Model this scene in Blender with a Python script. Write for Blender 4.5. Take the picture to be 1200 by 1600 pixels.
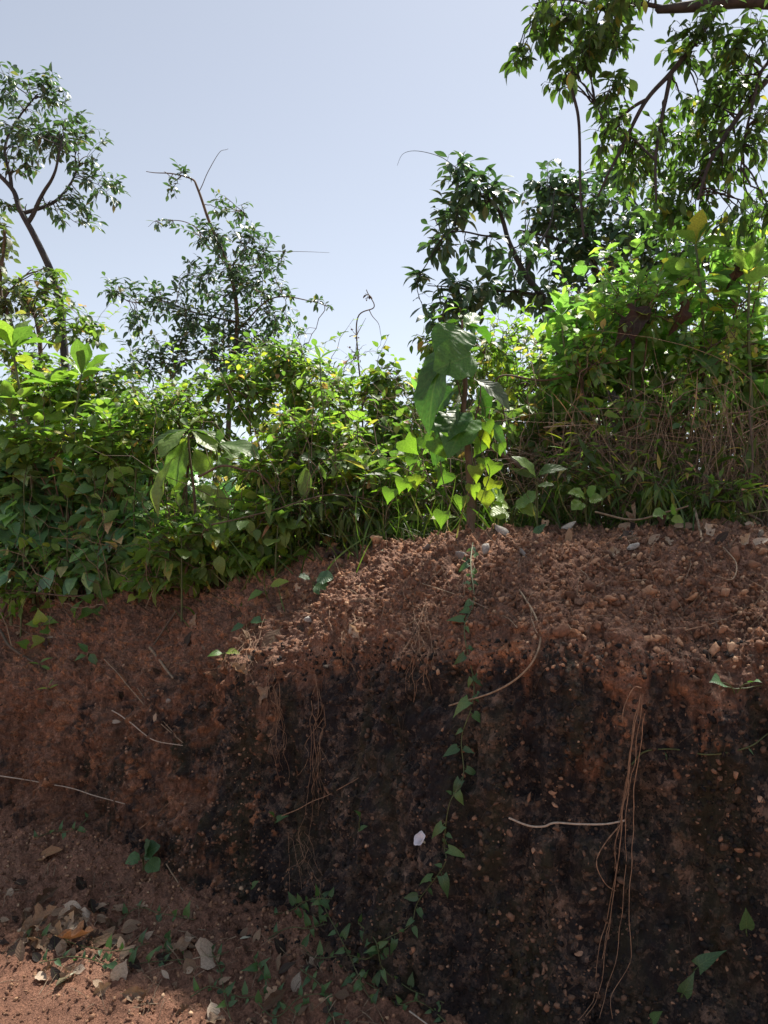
import bpy, math, random
import numpy as np
from mathutils import Vector, Matrix
from mathutils.bvhtree import BVHTree

for _o in list(bpy.data.objects):
    bpy.data.objects.remove(_o, do_unlink=True)
SC = bpy.context.scene
COL = SC.collection

# ------------------------------------------------------------------ camera
CAM_POS = np.array([0.0, 0.0, 1.5])
FOC = 1208.0                       # focal length in pixels of the 1200 x 1600 frame
PITCH = math.atan(50.0 / FOC)      # looking up a little
cam_data = bpy.data.cameras.new('camera')
cam_data.sensor_fit = 'VERTICAL'
cam_data.sensor_height = 36.0
cam_data.lens = 36.0 * FOC / 1600.0
cam_data.clip_start = 0.05
cam_data.clip_end = 2000.0
cam = bpy.data.objects.new('camera', cam_data)
COL.objects.link(cam)
cam.location = CAM_POS.tolist()
cam.rotation_euler = (math.radians(90) + PITCH, 0, 0)
SC.camera = cam

# ------------------------------------------------------------------ sky, sun, exposure
SUN_AZ = math.radians(32)          # to the right of the view direction
SUN_EL = math.radians(61)
world = bpy.data.worlds.new('World')
SC.world = world
world.use_nodes = True
wn = world.node_tree
wn.nodes.clear()
w_out = wn.nodes.new('ShaderNodeOutputWorld')
w_bg = wn.nodes.new('ShaderNodeBackground')
w_sky = wn.nodes.new('ShaderNodeTexSky')
w_sky.sky_type = 'NISHITA'
w_sky.sun_disc = False
w_sky.sun_elevation = SUN_EL
w_sky.sun_rotation = SUN_AZ
w_sky.altitude = 0
w_sky.air_density = 1.0
w_sky.dust_density = 0.5
w_sky.ozone_density = 1.6
w_hsv = wn.nodes.new('ShaderNodeHueSaturation')   # milky tropical haze: the blue is washed out
w_hsv.inputs['Saturation'].default_value = 0.46
w_bg.inputs['Strength'].default_value = 0.0505
wn.links.new(w_sky.outputs[0], w_hsv.inputs['Color'])
wn.links.new(w_hsv.outputs[0], w_bg.inputs['Color'])
wn.links.new(w_bg.outputs[0], w_out.inputs['Surface'])

SUN_DIR = Vector((math.sin(SUN_AZ) * math.cos(SUN_EL), math.cos(SUN_AZ) * math.cos(SUN_EL), math.sin(SUN_EL)))
sun_data = bpy.data.lights.new('sun', 'SUN')
sun_data.energy = 3.7
sun_data.angle = math.radians(4.0)
sun_data.color = (1.0, 0.94, 0.84)
sun = bpy.data.objects.new('sun', sun_data)
COL.objects.link(sun)
sun.location = (3, 8, 12)
sun.rotation_euler = SUN_DIR.to_track_quat('Z', 'Y').to_euler()

SC.view_settings.view_transform = 'Standard'
SC.view_settings.look = 'None'
SC.view_settings.exposure = 1.68
SC.view_settings.gamma = 1.0
SC.view_settings.use_curve_mapping = False
SC.render.engine = 'CYCLES'
SC.cycles.use_denoising = True
SC.cycles.max_bounces = 8
SC.cycles.transmission_bounces = 6
SC.cycles.diffuse_bounces = 4

# ------------------------------------------------------------------ helpers
CP, SP = math.cos(PITCH), math.sin(PITCH)
def ray(px, py):
    a, b = (px - 600.0) / FOC, -(py - 800.0) / FOC
    return np.array([a, CP - b * SP, SP + b * CP])
def P(px, py, d):
    """the world point seen at pixel (px, py) of the photograph at depth d metres along +Y"""
    r = ray(px, py)
    return CAM_POS + r * (d / r[1])

def smooth(a, b, x):
    t = np.clip((np.asarray(x, float) - a) / (b - a), 0, 1)
    return t * t * (3 - 2 * t)

def _hash(ix, iy, iz, seed):
    h = (ix.astype(np.int64) * 374761393 + iy.astype(np.int64) * 668265263 + iz.astype(np.int64) * 2147483647 + seed * 1274126177) & 0xFFFFFFFF
    h = ((h ^ (h >> 13)) * 1274126177) & 0xFFFFFFFF
    h = ((h ^ (h >> 16)) * 2246822519) & 0xFFFFFFFF
    return ((h ^ (h >> 15)) & 0xFFFFFF) / float(0xFFFFFF)

def vnoise(p, freq, seed=0):
    """value noise in -1..1 at points p (N,3)"""
    q = p * freq
    i = np.floor(q); f = q - i
    f = f * f * f * (f * (f * 6 - 15) + 10)
    i = i.astype(np.int64)
    out = 0
    for dx in (0, 1):
        wx = f[:, 0] if dx else 1 - f[:, 0]
        for dy in (0, 1):
            wy = f[:, 1] if dy else 1 - f[:, 1]
            for dz in (0, 1):
                wz = f[:, 2] if dz else 1 - f[:, 2]
                out = out + wx * wy * wz * _hash(i[:, 0] + dx, i[:, 1] + dy, i[:, 2] + dz, seed)
    return out * 2 - 1

def fbm(p, freq, octs=4, seed=0, gain=0.5):
    a, s, t = 1.0, 0, 0
    for k in range(octs):
        s = s + a * vnoise(p + 13.7 * k, freq, seed + k); t += a
        a *= gain; freq *= 2.03
    return s / t

def worley(p, freq, seed=0):
    """distance to the nearest feature point (cell units) and that cell's random number"""
    q = p * freq
    i = np.floor(q).astype(np.int64)
    best = np.full(len(p), 9.0); rnd = np.zeros(len(p))
    for dx in (-1, 0, 1):
        for dy in (-1, 0, 1):
            for dz in (-1, 0, 1):
                cx, cy, cz = i[:, 0] + dx, i[:, 1] + dy, i[:, 2] + dz
                fx = cx + _hash(cx, cy, cz, seed + 1); fy = cy + _hash(cx, cy, cz, seed + 2); fz = cz + _hash(cx, cy, cz, seed + 3)
                d = (q[:, 0] - fx) ** 2 + (q[:, 1] - fy) ** 2 + (q[:, 2] - fz) ** 2
                m = d < best
                best = np.where(m, d, best)
                rnd = np.where(m, _hash(cx, cy, cz, seed + 4), rnd)
    return np.sqrt(best), rnd

def new_mesh(name, verts, faces_tri=None, faces_quad=None, mat=None, uv=None, smooth_shade=True, attrs=None):
    me = bpy.data.meshes.new(name)
    verts = np.asarray(verts, np.float32)
    me.vertices.add(len(verts)); me.vertices.foreach_set('co', verts.ravel())
    ft = np.zeros((0, 3), np.int32) if faces_tri is None else np.asarray(faces_tri, np.int32).reshape(-1, 3)
    fq = np.zeros((0, 4), np.int32) if faces_quad is None else np.asarray(faces_quad, np.int32).reshape(-1, 4)
    loops = np.concatenate([ft.ravel(), fq.ravel()])
    me.loops.add(len(loops)); me.loops.foreach_set('vertex_index', loops)
    starts = np.concatenate([np.arange(len(ft)) * 3, len(ft) * 3 + np.arange(len(fq)) * 4]).astype(np.int32)
    me.polygons.add(len(starts)); me.polygons.foreach_set('loop_start', starts)
    if smooth_shade:
        me.polygons.foreach_set('use_smooth', np.ones(len(starts), bool))
    if uv is not None:
        l = me.uv_layers.new(name='UVMap')
        l.data.foreach_set('uv', np.asarray(uv, np.float32)[loops].ravel())
    for k, v in (attrs or {}).items():
        a = me.attributes.new(k, 'FLOAT', 'POINT'); a.data.foreach_set('value', np.asarray(v, np.float32))
    me.update(calc_edges=True)
    if mat: me.materials.append(mat)
    return me

def link(name, me, parent=None, kind=None, label=None, cat=None, group=None):
    o = bpy.data.objects.new(name, me); COL.objects.link(o)
    if parent is not None: o.parent = parent
    return tag(o, label, cat, group, kind)

def tag(o, label=None, cat=None, group=None, kind=None):
    if label: o['label'] = label
    if cat: o['category'] = cat
    if group: o['group'] = group
    if kind: o['kind'] = kind
    return o

def thing(name, label, cat, loc, group=None):
    o = bpy.data.objects.new(name, None); COL.objects.link(o)
    o.location = [float(c) for c in loc]; o.empty_display_size = 0.1
    return tag(o, label, cat, group)

# ---- polylines and tubes
def spline(pts, n):
    """Catmull-Rom through pts, n samples"""
    p = np.asarray(pts, float)
    if len(p) < 3:
        t = np.linspace(0, 1, n)[:, None]
        return p[0] * (1 - t) + p[-1] * t
    e = np.vstack([2 * p[0] - p[1], p, 2 * p[-1] - p[-2]])
    out = []
    for t in np.linspace(0, len(p) - 1 - 1e-6, n):
        k = int(t); f = t - k
        a, b, c, d = e[k], e[k + 1], e[k + 2], e[k + 3]
        out.append(0.5 * ((2 * b) + (c - a) * f + (2 * a - 5 * b + 4 * c - d) * f * f + (3 * b - a - 3 * c + d) * f ** 3))
    return np.array(out)

def tube_arrays(polys, sides=5):
    """polys: list of (pts (n,3), r0, r1 or radius array). Returns verts, quads, tri caps, uv"""
    V, Q, T, UV = [], [], [], []
    off = 0
    ang = np.arange(sides) * 2 * math.pi / sides
    for pts, r0, r1 in polys:
        pts = np.asarray(pts, float); n = len(pts)
        r = np.linspace(r0, r1, n)
        tan = np.gradient(pts, axis=0); tan /= np.linalg.norm(tan, axis=1)[:, None] + 1e-9
        ref = np.array([0.31, 0.2, 0.93]) if abs(tan[0, 2]) < 0.8 else np.array([0.95, 0.3, 0.05])
        b1 = np.cross(tan, ref); b1 /= np.linalg.norm(b1, axis=1)[:, None] + 1e-9
        b2 = np.cross(tan, b1)
        ring = pts[:, None, :] + r[:, None, None] * (b1[:, None, :] * np.cos(ang)[None, :, None] + b2[:, None, :] * np.sin(ang)[None, :, None])
        V.append(ring.reshape(-1, 3))
        length = np.concatenate([[0], np.cumsum(np.linalg.norm(np.diff(pts, axis=0), axis=1))])
        uvr = np.stack(np.broadcast_arrays((ang / 6.283)[None, :], length[:, None]), -1).reshape(-1, 2)
        UV.append(uvr)
        k = np.arange(n - 1)[:, None] * sides; j = np.arange(sides)[None, :]; j2 = (j + 1) % sides
        Q.append((np.stack([k + j, k + j2, k + sides + j2, k + sides + j], -1).reshape(-1, 4)) + off)
        V.append(pts[-1:] + tan[-1:] * r[-1]); UV.append(uvr[-1:])
        tip = off + n * sides
        base = off + (n - 1) * sides
        T.append(np.stack([base + np.arange(sides), base + (np.arange(sides) + 1) % sides, np.full(sides, tip)], -1))
        off += n * sides + 1
    return np.vstack(V), np.vstack(Q), np.vstack(T), np.vstack(UV)

def tubes(name, polys, mat, parent=None, sides=5, origin=None, **kw):
    v, q, t, uv = tube_arrays(polys, sides)
    if origin is None and parent is not None: origin = parent.location
    if origin is not None: v = v - np.array(origin)
    return link(name, new_mesh(name, v, t, q, mat, uv), parent, **kw)

def wobble(pts, amp, rng, n=None, freq=3.0):
    pts = spline(pts, n or max(6, len(pts) * 4))
    L = np.linalg.norm(pts[-1] - pts[0]) + 1e-6
    s = rng.uniform(0, 100)
    q = np.stack([np.linspace(0, freq, len(pts)) + s, np.full(len(pts), s * 0.7), np.full(len(pts), 3.3)], 1)
    off = np.stack([vnoise(q, 1.0, 11), vnoise(q, 1.0, 23), vnoise(q, 1.0, 37)], 1) * amp * L
    off *= np.minimum(np.linspace(0, 1, len(pts)) * 6, 1)[:, None]
    return pts + off
# ------------------------------------------------------------------ materials
def nodes(name):
    m = bpy.data.materials.new(name); m.use_nodes = True
    nt = m.node_tree; nt.nodes.clear()
    out = nt.nodes.new('ShaderNodeOutputMaterial')
    return m, nt, out
def N(nt, kind, **kw):
    n = nt.nodes.new(kind)
    for k, v in kw.items():
        if k.startswith('_'): setattr(n, k[1:], v)
        else:
            key = int(k[1:]) if k[0] == 'i' and k[1:].isdigit() else k.replace('__', ' ')
            n.inputs[key].default_value = v
    return n
def ramp(nt, stops, interp='LINEAR'):
    r = nt.nodes.new('ShaderNodeValToRGB'); r.color_ramp.interpolation = interp
    e = r.color_ramp.elements
    while len(e) < len(stops): e.new(0.5)
    for k, (p, c) in enumerate(stops):
        e[k].position = p; e[k].color = (c[0], c[1], c[2], 1) if hasattr(c, '__len__') else (c, c, c, 1)
    return r
def math_(nt, op, a, b=None, clamp=False):
    n = nt.nodes.new('ShaderNodeMath'); n.operation = op; n.use_clamp = clamp
    for i, x in enumerate((a, b)):
        if x is None: continue
        if isinstance(x, (int, float)): n.inputs[i].default_value = x
        else: nt.links.new(x, n.inputs[i])
    return n.outputs[0]
def mixc(nt, fac, a, b, mode='MIX'):
    n = nt.nodes.new('ShaderNodeMix'); n.data_type = 'RGBA'; n.blend_type = mode
    for sock, x in ((n.inputs[0], fac), (n.inputs[6], a), (n.inputs[7], b)):
        if isinstance(x, (int, float)): sock.default_value = x
        elif isinstance(x, tuple): sock.default_value = (*x, 1)
        else: nt.links.new(x, sock)
    return n.outputs[2]
def noise(nt, vec, scale, detail=4, rough=0.6, out='Fac'):
    n = N(nt, 'ShaderNodeTexNoise', Scale=scale, Detail=detail, Roughness=rough)
    if vec is not None: nt.links.new(vec, n.inputs['Vector'])
    return n.outputs[out]

def leaf_mat(name, stops, trans=0.45, trans_gain=(1.40, 1.72, 0.60), rough=0.42, vein=0.35, spec=0.5, spots=0.0):
    """stops: colour ramp over a per-leaf random number"""
    m, nt, out = nodes(name)
    L = nt.links.new
    at = N(nt, 'ShaderNodeAttribute', _attribute_name='tint')
    oi = nt.nodes.new('ShaderNodeObjectInfo')
    r = math_(nt, 'FRACT', math_(nt, 'ADD', at.outputs['Fac'], oi.outputs['Random']))
    col = ramp(nt, stops); L(r, col.inputs[0]); c = col.outputs[0]
    # uneven blade colour
    tc = nt.nodes.new('ShaderNodeTexCoord')
    uv = nt.nodes.new('ShaderNodeUVMap'); sep = nt.nodes.new('ShaderNodeSeparateXYZ'); L(uv.outputs[0], sep.inputs[0])
    au = math_(nt, 'ABSOLUTE', sep.outputs[0])
    mid = math_(nt, 'LESS_THAN', au, 0.05)
    sv = math_(nt, 'SINE', math_(nt, 'MULTIPLY', math_(nt, 'SUBTRACT', sep.outputs[1], math_(nt, 'MULTIPLY', au, 0.30)), 44.0))
    side = math_(nt, 'GREATER_THAN', sv, 0.86)
    v = math_(nt, 'MULTIPLY', math_(nt, 'MAXIMUM', mid, math_(nt, 'MULTIPLY', side, 0.4)), vein * 0.7)
    nz = noise(nt, tc.outputs['Object'], 23.0, 3, 0.6)
    shade = ramp(nt, [(0.3, 0.72), (0.7, 1.22)]); L(nz, shade.inputs[0])
    c = mixc(nt, 1.0, c, shade.outputs[0], 'MULTIPLY')
    if spots:
        sp = ramp(nt, [(0.60, 0.0), (0.68, 1.0)]); L(noise(nt, tc.outputs['Object'], 31.0, 3, 0.7), sp.inputs[0])
        c = mixc(nt, math_(nt, 'MULTIPLY', sp.outputs[0], spots), c, (0.16, 0.10, 0.03))
    c = mixc(nt, v, c, (0.22, 0.30, 0.10))
    bs = N(nt, 'ShaderNodeBsdfPrincipled', Roughness=rough)
    bs.inputs['Specular IOR Level'].default_value = spec
    L(c, bs.inputs['Base Color'])
    bump = N(nt, 'ShaderNodeBump', Strength=0.25, Distance=0.004)
    L(math_(nt, 'ADD', math_(nt, 'MULTIPLY', sv, 0.5), nz), bump.inputs['Height']); L(bump.outputs[0], bs.inputs['Normal'])
    tr = nt.nodes.new('ShaderNodeBsdfTranslucent')
    L(mixc(nt, 1.0, c, tuple(trans_gain), 'MULTIPLY'), tr.inputs['Color'])
    mx = nt.nodes.new('ShaderNodeMixShader'); mx.inputs[0].default_value = trans
    L(bs.outputs[0], mx.inputs[1]); L(tr.outputs[0], mx.inputs[2]); L(mx.outputs[0], out.inputs['Surface'])
    return m

def bark_mat(name, a, b, scale=40.0, rough=0.85):
    m, nt, out = nodes(name); L = nt.links.new
    tc = nt.nodes.new('ShaderNodeTexCoord')
    mp = N(nt, 'ShaderNodeMapping'); mp.inputs['Scale'].default_value = (1, 1, 0.35); L(tc.outputs['Object'], mp.inputs[0])
    n1 = noise(nt, mp.outputs[0], scale, 5, 0.65)
    r = ramp(nt, [(0.3, a), (0.7, b)]); L(n1, r.inputs[0])
    bs = N(nt, 'ShaderNodeBsdfPrincipled', Roughness=rough); L(r.outputs[0], bs.inputs['Base Color'])
    bp = N(nt, 'ShaderNodeBump', Strength=0.6, Distance=0.004); L(n1, bp.inputs['Height']); L(bp.outputs[0], bs.inputs['Normal'])
    L(bs.outputs[0], out.inputs['Surface'])
    return m

def soil_mat(name, road=False):
    """lateritic earth; attribute 'algae' = black-green crust grown on the old cut, 'clod' = per-nodule random"""
    m, nt, out = nodes(name); L = nt.links.new
    tc = nt.nodes.new('ShaderNodeTexCoord'); ob = tc.outputs['Object']
    big = noise(nt, ob, 2.3, 5, 0.6); midn = noise(nt, ob, 17.0, 6, 0.65); fine = noise(nt, ob, 120.0, 6, 0.7)
    if True:
        base = ramp(nt, [(0.30, (0.0965, 0.0575, 0.0423)), (0.5, (0.3025, 0.1640, 0.1110)), (0.70, (0.5536, 0.3137, 0.2061))])
    L(math_(nt, 'ADD', math_(nt, 'MULTIPLY', big, 0.45), math_(nt, 'MULTIPLY', midn, 0.55)), base.inputs[0])
    c = base.outputs[0]
    if road:
        tr = N(nt, 'ShaderNodeAttribute', _attribute_name='tread')
        worn = ramp(nt, [(0.25, (0.2043, 0.1002, 0.0659)), (0.5, (0.3267, 0.1628, 0.1055)), (0.75, (0.4356, 0.2379, 0.1617))])
        L(math_(nt, 'ADD', math_(nt, 'MULTIPLY', big, 0.5), math_(nt, 'MULTIPLY', midn, 0.5)), worn.inputs[0])
        k = ramp(nt, [(0.35, 0.0), (0.65, 1.0)]); L(math_(nt, 'ADD', tr.outputs['Fac'], math_(nt, 'MULTIPLY', math_(nt, 'SUBTRACT', midn, 0.5), 0.9)), k.inputs[0])
        c = mixc(nt, k.outputs[0], c, worn.outputs[0])
    fr = ramp(nt, [(0.32, 0.30), (0.68, 1.55)]); L(fine, fr.inputs[0])
    c = mixc(nt, 0.85, c, fr.outputs[0], 'MULTIPLY')
    if not road:
        mf = N(nt, 'ShaderNodeMapping'); mf.inputs['Scale'].default_value = (1, 1, 0.16); mf.inputs['Rotation'].default_value = (0.0, 0.35, 0.0); L(ob, mf.inputs[0])
        fib = ramp(nt, [(0.30, 0.38), (0.52, 1.0), (0.72, 1.4)]); L(noise(nt, mf.outputs[0], 75.0, 5, 0.7), fib.inputs[0])
        c = mixc(nt, 0.75, c, fib.outputs[0], 'MULTIPLY')
        cl = N(nt, 'ShaderNodeAttribute', _attribute_name='clod')
        cr = ramp(nt, [(0.0, (0.8, 0.8, 0.85)), (0.6, (1.0, 1.0, 1.0)), (1.0, (1.35, 1.15, 0.9))]); L(cl.outputs['Fac'], cr.inputs[0])
        c = mixc(nt, 1.0, c, cr.outputs[0], 'MULTIPLY')
        al = N(nt, 'ShaderNodeAttribute', _attribute_name='algae')
        mp = N(nt, 'ShaderNodeMapping'); mp.inputs['Scale'].default_value = (1, 1, 0.22); L(ob, mp.inputs[0])
        streak = noise(nt, mp.outputs[0], 30.0, 5, 0.7)
        a = math_(nt, 'ADD', al.outputs['Fac'], math_(nt, 'MULTIPLY', math_(nt, 'SUBTRACT', streak, 0.5), 1.1))
        a = math_(nt, 'ADD', a, math_(nt, 'MULTIPLY', math_(nt, 'SUBTRACT', fine, 0.5), 0.7))
        ar = ramp(nt, [(0.33, 0.0), (0.62, 1.0)]); L(a, ar.inputs[0])
        vo = N(nt, 'ShaderNodeTexVoronoi', Scale=46.0); vo.inputs['Randomness'].default_value = 1.0
        wv = mixc(nt, 0.04, ob, noise(nt, ob, 26.0, 3, 0.6, 'Color')); L(wv, vo.inputs['Vector'])
        cellr = nt.nodes.new('ShaderNodeSeparateXYZ'); L(vo.outputs['Color'], cellr.inputs[0])
        crumb = ramp(nt, [(0.0, (0.0131, 0.0146, 0.0190)), (0.42, (0.0261, 0.0269, 0.0311)), (0.57, (0.0752, 0.0615, 0.0560)), (0.76, (0.1602, 0.1163, 0.0939)), (0.95, (0.3269, 0.2244, 0.1716))])
        cv = math_(nt, 'ADD', math_(nt, 'MULTIPLY', cellr.outputs[0], 0.50), math_(nt, 'ADD', math_(nt, 'MULTIPLY', midn, 0.75), math_(nt, 'MULTIPLY', math_(nt, 'SUBTRACT', fine, 0.5), 1.0)))
        cv = math_(nt, 'SUBTRACT', cv, 0.19)
        cv = math_(nt, 'ADD', cv, math_(nt, 'MULTIPLY', math_(nt, 'ADD', math_(nt, 'SUBTRACT', noise(nt, ob, 5.0, 9, 0.72), 0.5), math_(nt, 'MULTIPLY', math_(nt, 'SUBTRACT', noise(nt, mp.outputs[0], 9.0, 8, 0.72), 0.5), 0.9)), 1.4))
        L(cv, crumb.inputs[0])
        moss = ramp(nt, [(0.48, 0.0), (0.66, 0.6)]); L(noise(nt, mp.outputs[0], 6.0, 5, 0.65), moss.inputs[0])
        cc = mixc(nt, moss.outputs[0], crumb.outputs[0], (0.0540, 0.0570, 0.0270))
        c = mixc(nt, math_(nt, 'MULTIPLY', ar.outputs[0], 0.95), c, cc)
    bs = N(nt, 'ShaderNodeBsdfPrincipled', Roughness=0.92); bs.inputs['Specular IOR Level'].default_value = 0.25
    L(c, bs.inputs['Base Color'])
    bp = N(nt, 'ShaderNodeBump', Strength=1.0, Distance=0.016)
    L(math_(nt, 'ADD', math_(nt, 'ADD', fine, math_(nt, 'MULTIPLY', midn, 1.2)), math_(nt, 'MULTIPLY', noise(nt, ob, 320.0, 3, 0.7), 0.5)), bp.inputs['Height']); L(bp.outputs[0], bs.inputs['Normal'])
    L(bs.outputs[0], out.inputs['Surface'])
    return m

def stone_mat(name, stops, rough=0.9):
    m, nt, out = nodes(name); L = nt.links.new
    tc = nt.nodes.new('ShaderNodeTexCoord'); oi = nt.nodes.new('ShaderNodeObjectInfo')
    at = N(nt, 'ShaderNodeAttribute', _attribute_name='tint')
    r = math_(nt, 'FRACT', math_(nt, 'ADD', at.outputs['Fac'], oi.outputs['Random']))
    col = ramp(nt, stops); L(r, col.inputs[0])
    geo = nt.nodes.new('ShaderNodeNewGeometry')
    n1 = noise(nt, geo.outputs['Position'], 70.0, 5, 0.7)
    fr = ramp(nt, [(0.25, 0.45), (0.75, 1.45)]); L(n1, fr.inputs[0])
    c = mixc(nt, 0.9, col.outputs[0], fr.outputs[0], 'MULTIPLY')
    bs = N(nt, 'ShaderNodeBsdfPrincipled', Roughness=rough); bs.inputs['Specular IOR Level'].default_value = 0.25
    L(c, bs.inputs['Base Color'])
    bp = N(nt, 'ShaderNodeBump', Strength=0.8, Distance=0.004); L(noise(nt, geo.outputs['Position'], 190.0, 4, 0.7), bp.inputs['Height']); L(bp.outputs[0], bs.inputs['Normal'])
    L(bs.outputs[0], out.inputs['Surface'])
    return m

M = {}
M['soil'] = soil_mat('laterite_cut')
M['road'] = soil_mat('laterite_road', True)
M['stone'] = stone_mat('laterite_stone', [(0, (0.1146, 0.0628, 0.0420)), (0.35, (0.1986, 0.1036, 0.0647)), (0.7, (0.3056, 0.1647, 0.0993)), (0.92, (0.4278, 0.2511, 0.1503)), (1, (0.5041, 0.3451, 0.2255))])
M['nodule'] = stone_mat('laterite_nodule', [(0, (0.0728, 0.0482, 0.0356)), (0.5, (0.1782, 0.1056, 0.0713)), (0.85, (0.3078, 0.1863, 0.1218)), (1, (0.4374, 0.2794, 0.1857))])
M['crust_crumb'] = stone_mat('crusted_crumb', [(0, (0.0150, 0.0149, 0.0165)), (0.45, (0.0275, 0.0242, 0.0220)), (0.7, (0.0688, 0.0483, 0.0363)), (0.9, (0.1375, 0.0885, 0.0616)), (1, (0.2250, 0.1380, 0.0935))])
M['grey_stone'] = stone_mat('pale_stone', [(0, (0.2160, 0.1944, 0.1800)), (0.5, (0.3024, 0.2736, 0.2448)), (1, (0.3960, 0.3744, 0.3456))])
M['bark'] = bark_mat('bark_dark', (0.0165, 0.0160, 0.0187), (0.0562, 0.0496, 0.0467))
M['twig'] = bark_mat('twig_brown', (0.05, 0.036, 0.026), (0.15, 0.105, 0.07))
M['green_stem'] = bark_mat('stem_green', (0.045, 0.06, 0.02), (0.10, 0.12, 0.04), 60, 0.6)
M['root'] = bark_mat('root_brown', (0.1248, 0.0741, 0.0473), (0.3952, 0.2438, 0.1492), 90)
M['root_dark'] = bark_mat('root_dark', (0.0390, 0.0273, 0.0208), (0.1430, 0.0910, 0.0585), 90)
M['pale_twig'] = bark_mat('twig_bleached', (0.30, 0.24, 0.18), (0.50, 0.43, 0.35), 90)
M['straw'] = bark_mat('dry_straw', (0.1375, 0.0938, 0.0600), (0.3500, 0.2625, 0.1750), 60)
M['brush'] = bark_mat('dead_brush', (0.0675, 0.0495, 0.0390), (0.2250, 0.1575, 0.1125), 60)
M['leaf_tree'] = leaf_mat('leaf_tree', [(0, (0.0402, 0.0725, 0.0440)), (0.5, (0.0680, 0.1186, 0.0571)), (0.92, (0.1113, 0.1713, 0.0718)), (1, (0.2411, 0.1976, 0.0637))], 0.38)
M['leaf_far'] = leaf_mat('leaf_sky_tree', [(0, (0.0362, 0.0765, 0.0598)), (0.6, (0.0615, 0.1186, 0.0816)), (0.95, (0.0996, 0.1722, 0.0952)), (1, (0.2536, 0.2104, 0.1088))], 0.26, rough=0.38)
M['leaf_shrub'] = leaf_mat('leaf_shrub', [(0, (0.0519, 0.0843, 0.0408)), (0.5, (0.1038, 0.1633, 0.0587)), (0.88, (0.1753, 0.2411, 0.0751)), (1, (0.4642, 0.2490, 0.1485))], 0.44)
M['leaf_over'] = leaf_mat('leaf_overhang', [(0, (0.0446, 0.0828, 0.0354)), (0.6, (0.0743, 0.1285, 0.0462)), (0.96, (0.1188, 0.1856, 0.0544)), (1, (0.3267, 0.2428, 0.0680))], 0.50)
M['leaf_mound'] = leaf_mat('leaf_mound', [(0, (0.0702, 0.1232, 0.0467)), (0.45, (0.1301, 0.2200, 0.0648)), (0.80, (0.2241, 0.3141, 0.0791)), (0.96, (0.3763, 0.3620, 0.0791)), (0.995, (0.5868, 0.3049, 0.1907))], 0.52)
M['leaf_dark'] = leaf_mat('leaf_creeper', [(0, (0.0993, 0.2138, 0.1248)), (0.6, (0.1795, 0.3397, 0.1642)), (0.94, (0.3083, 0.5128, 0.1872)), (1, (0.8000, 0.4858, 0.3119))], 0.38, rough=0.30, spec=0.8)
M['leaf_big'] = leaf_mat('leaf_broad', [(0, (0.0879, 0.1583, 0.0467)), (0.5, (0.1467, 0.2417, 0.0610)), (0.93, (0.2150, 0.2916, 0.0683)), (1, (0.3910, 0.3166, 0.0646))], 0.46, spots=0.35)
M['leaf_right'] = leaf_mat('leaf_thicket', [(0, (0.1032, 0.2042, 0.0906)), (0.5, (0.1831, 0.3179, 0.1175)), (0.88, (0.2882, 0.4084, 0.1273)), (0.96, (0.5727, 0.5106, 0.1273)), (1, (0.6261, 0.3574, 0.2081))], 0.54, spots=0.3)
M['leaf_sapling'] = leaf_mat('leaf_sapling', [(0, (0.0429, 0.1170, 0.0314)), (0.7, (0.0741, 0.1772, 0.0370)), (1, (0.1160, 0.2503, 0.0428))], 0.40, spots=0.2)
M['leaf_heart'] = leaf_mat('leaf_heart', [(0, (0.0994, 0.1950, 0.0403)), (0.6, (0.1689, 0.2708, 0.0403)), (1, (0.2683, 0.3033, 0.0403))], 0.58)
M['leaf_vine'] = leaf_mat('leaf_vine', [(0, (0.0472, 0.1055, 0.0477)), (0.6, (0.0737, 0.1551, 0.0603)), (1, (0.1195, 0.2109, 0.0682))], 0.32)
M['leaf_seed'] = leaf_mat('leaf_seedling', [(0, (0.1262, 0.2372, 0.0571)), (0.6, (0.1984, 0.3261, 0.0762)), (1, (0.3246, 0.4002, 0.0762))], 0.45)
M['leaf_grey'] = leaf_mat('leaf_greyish', [(0, (0.0850, 0.1150, 0.0665)), (0.6, (0.1360, 0.1600, 0.1045)), (1, (0.1955, 0.2000, 0.1425))], 0.35)
M['grass'] = leaf_mat('grass_blade', [(0, (0.043, 0.085, 0.018)), (0.5, (0.076, 0.136, 0.027)), (0.8, (0.119, 0.162, 0.036)), (1, (0.255, 0.204, 0.108))], 0.42, vein=0.1)
M['dead'] = leaf_mat('leaf_dead', [(0, (0.1075, 0.0632, 0.0417)), (0.4, (0.2527, 0.1643, 0.1075)), (0.75, (0.3791, 0.2718, 0.1895)), (1, (0.5054, 0.4044, 0.3159))], 0.15, (1.2, 1.0, 0.7), 0.7, 0.25, 0.3)
M['dead_red'] = leaf_mat('leaf_dead_red', [(0, (0.0245, 0.0150, 0.0136)), (1, (0.0665, 0.0390, 0.0304))], 0.2, (1.3, 0.8, 0.6), 0.6, 0.3, 0.3)
M['dead_orange'] = leaf_mat('leaf_dead_orange', [(0, (0.30, 0.15, 0.075)), (1, (0.36, 0.20, 0.10))], 0.15, (1.2, 1.0, 0.7), 0.6, 0.3, 0.3)
M['pale_leaf'] = leaf_mat('leaf_pale', [(0, (0.62, 0.62, 0.45)), (1, (0.66, 0.66, 0.50))], 0.15, (1, 1, 0.8), 0.6, 0.3, 0.3)
M['petal'] = leaf_mat('petal_white', [(0, (0.74, 0.72, 0.80)), (1, (0.80, 0.78, 0.84))], 0.3, (1, 1, 1), 0.6, 0.1, 0.3)
M['petal_tube'] = leaf_mat('petal_tube', [(0, (0.55, 0.50, 0.38)), (1, (0.6, 0.55, 0.42))], 0.3, (1, 1, 0.8), 0.6, 0.05, 0.3)
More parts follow.
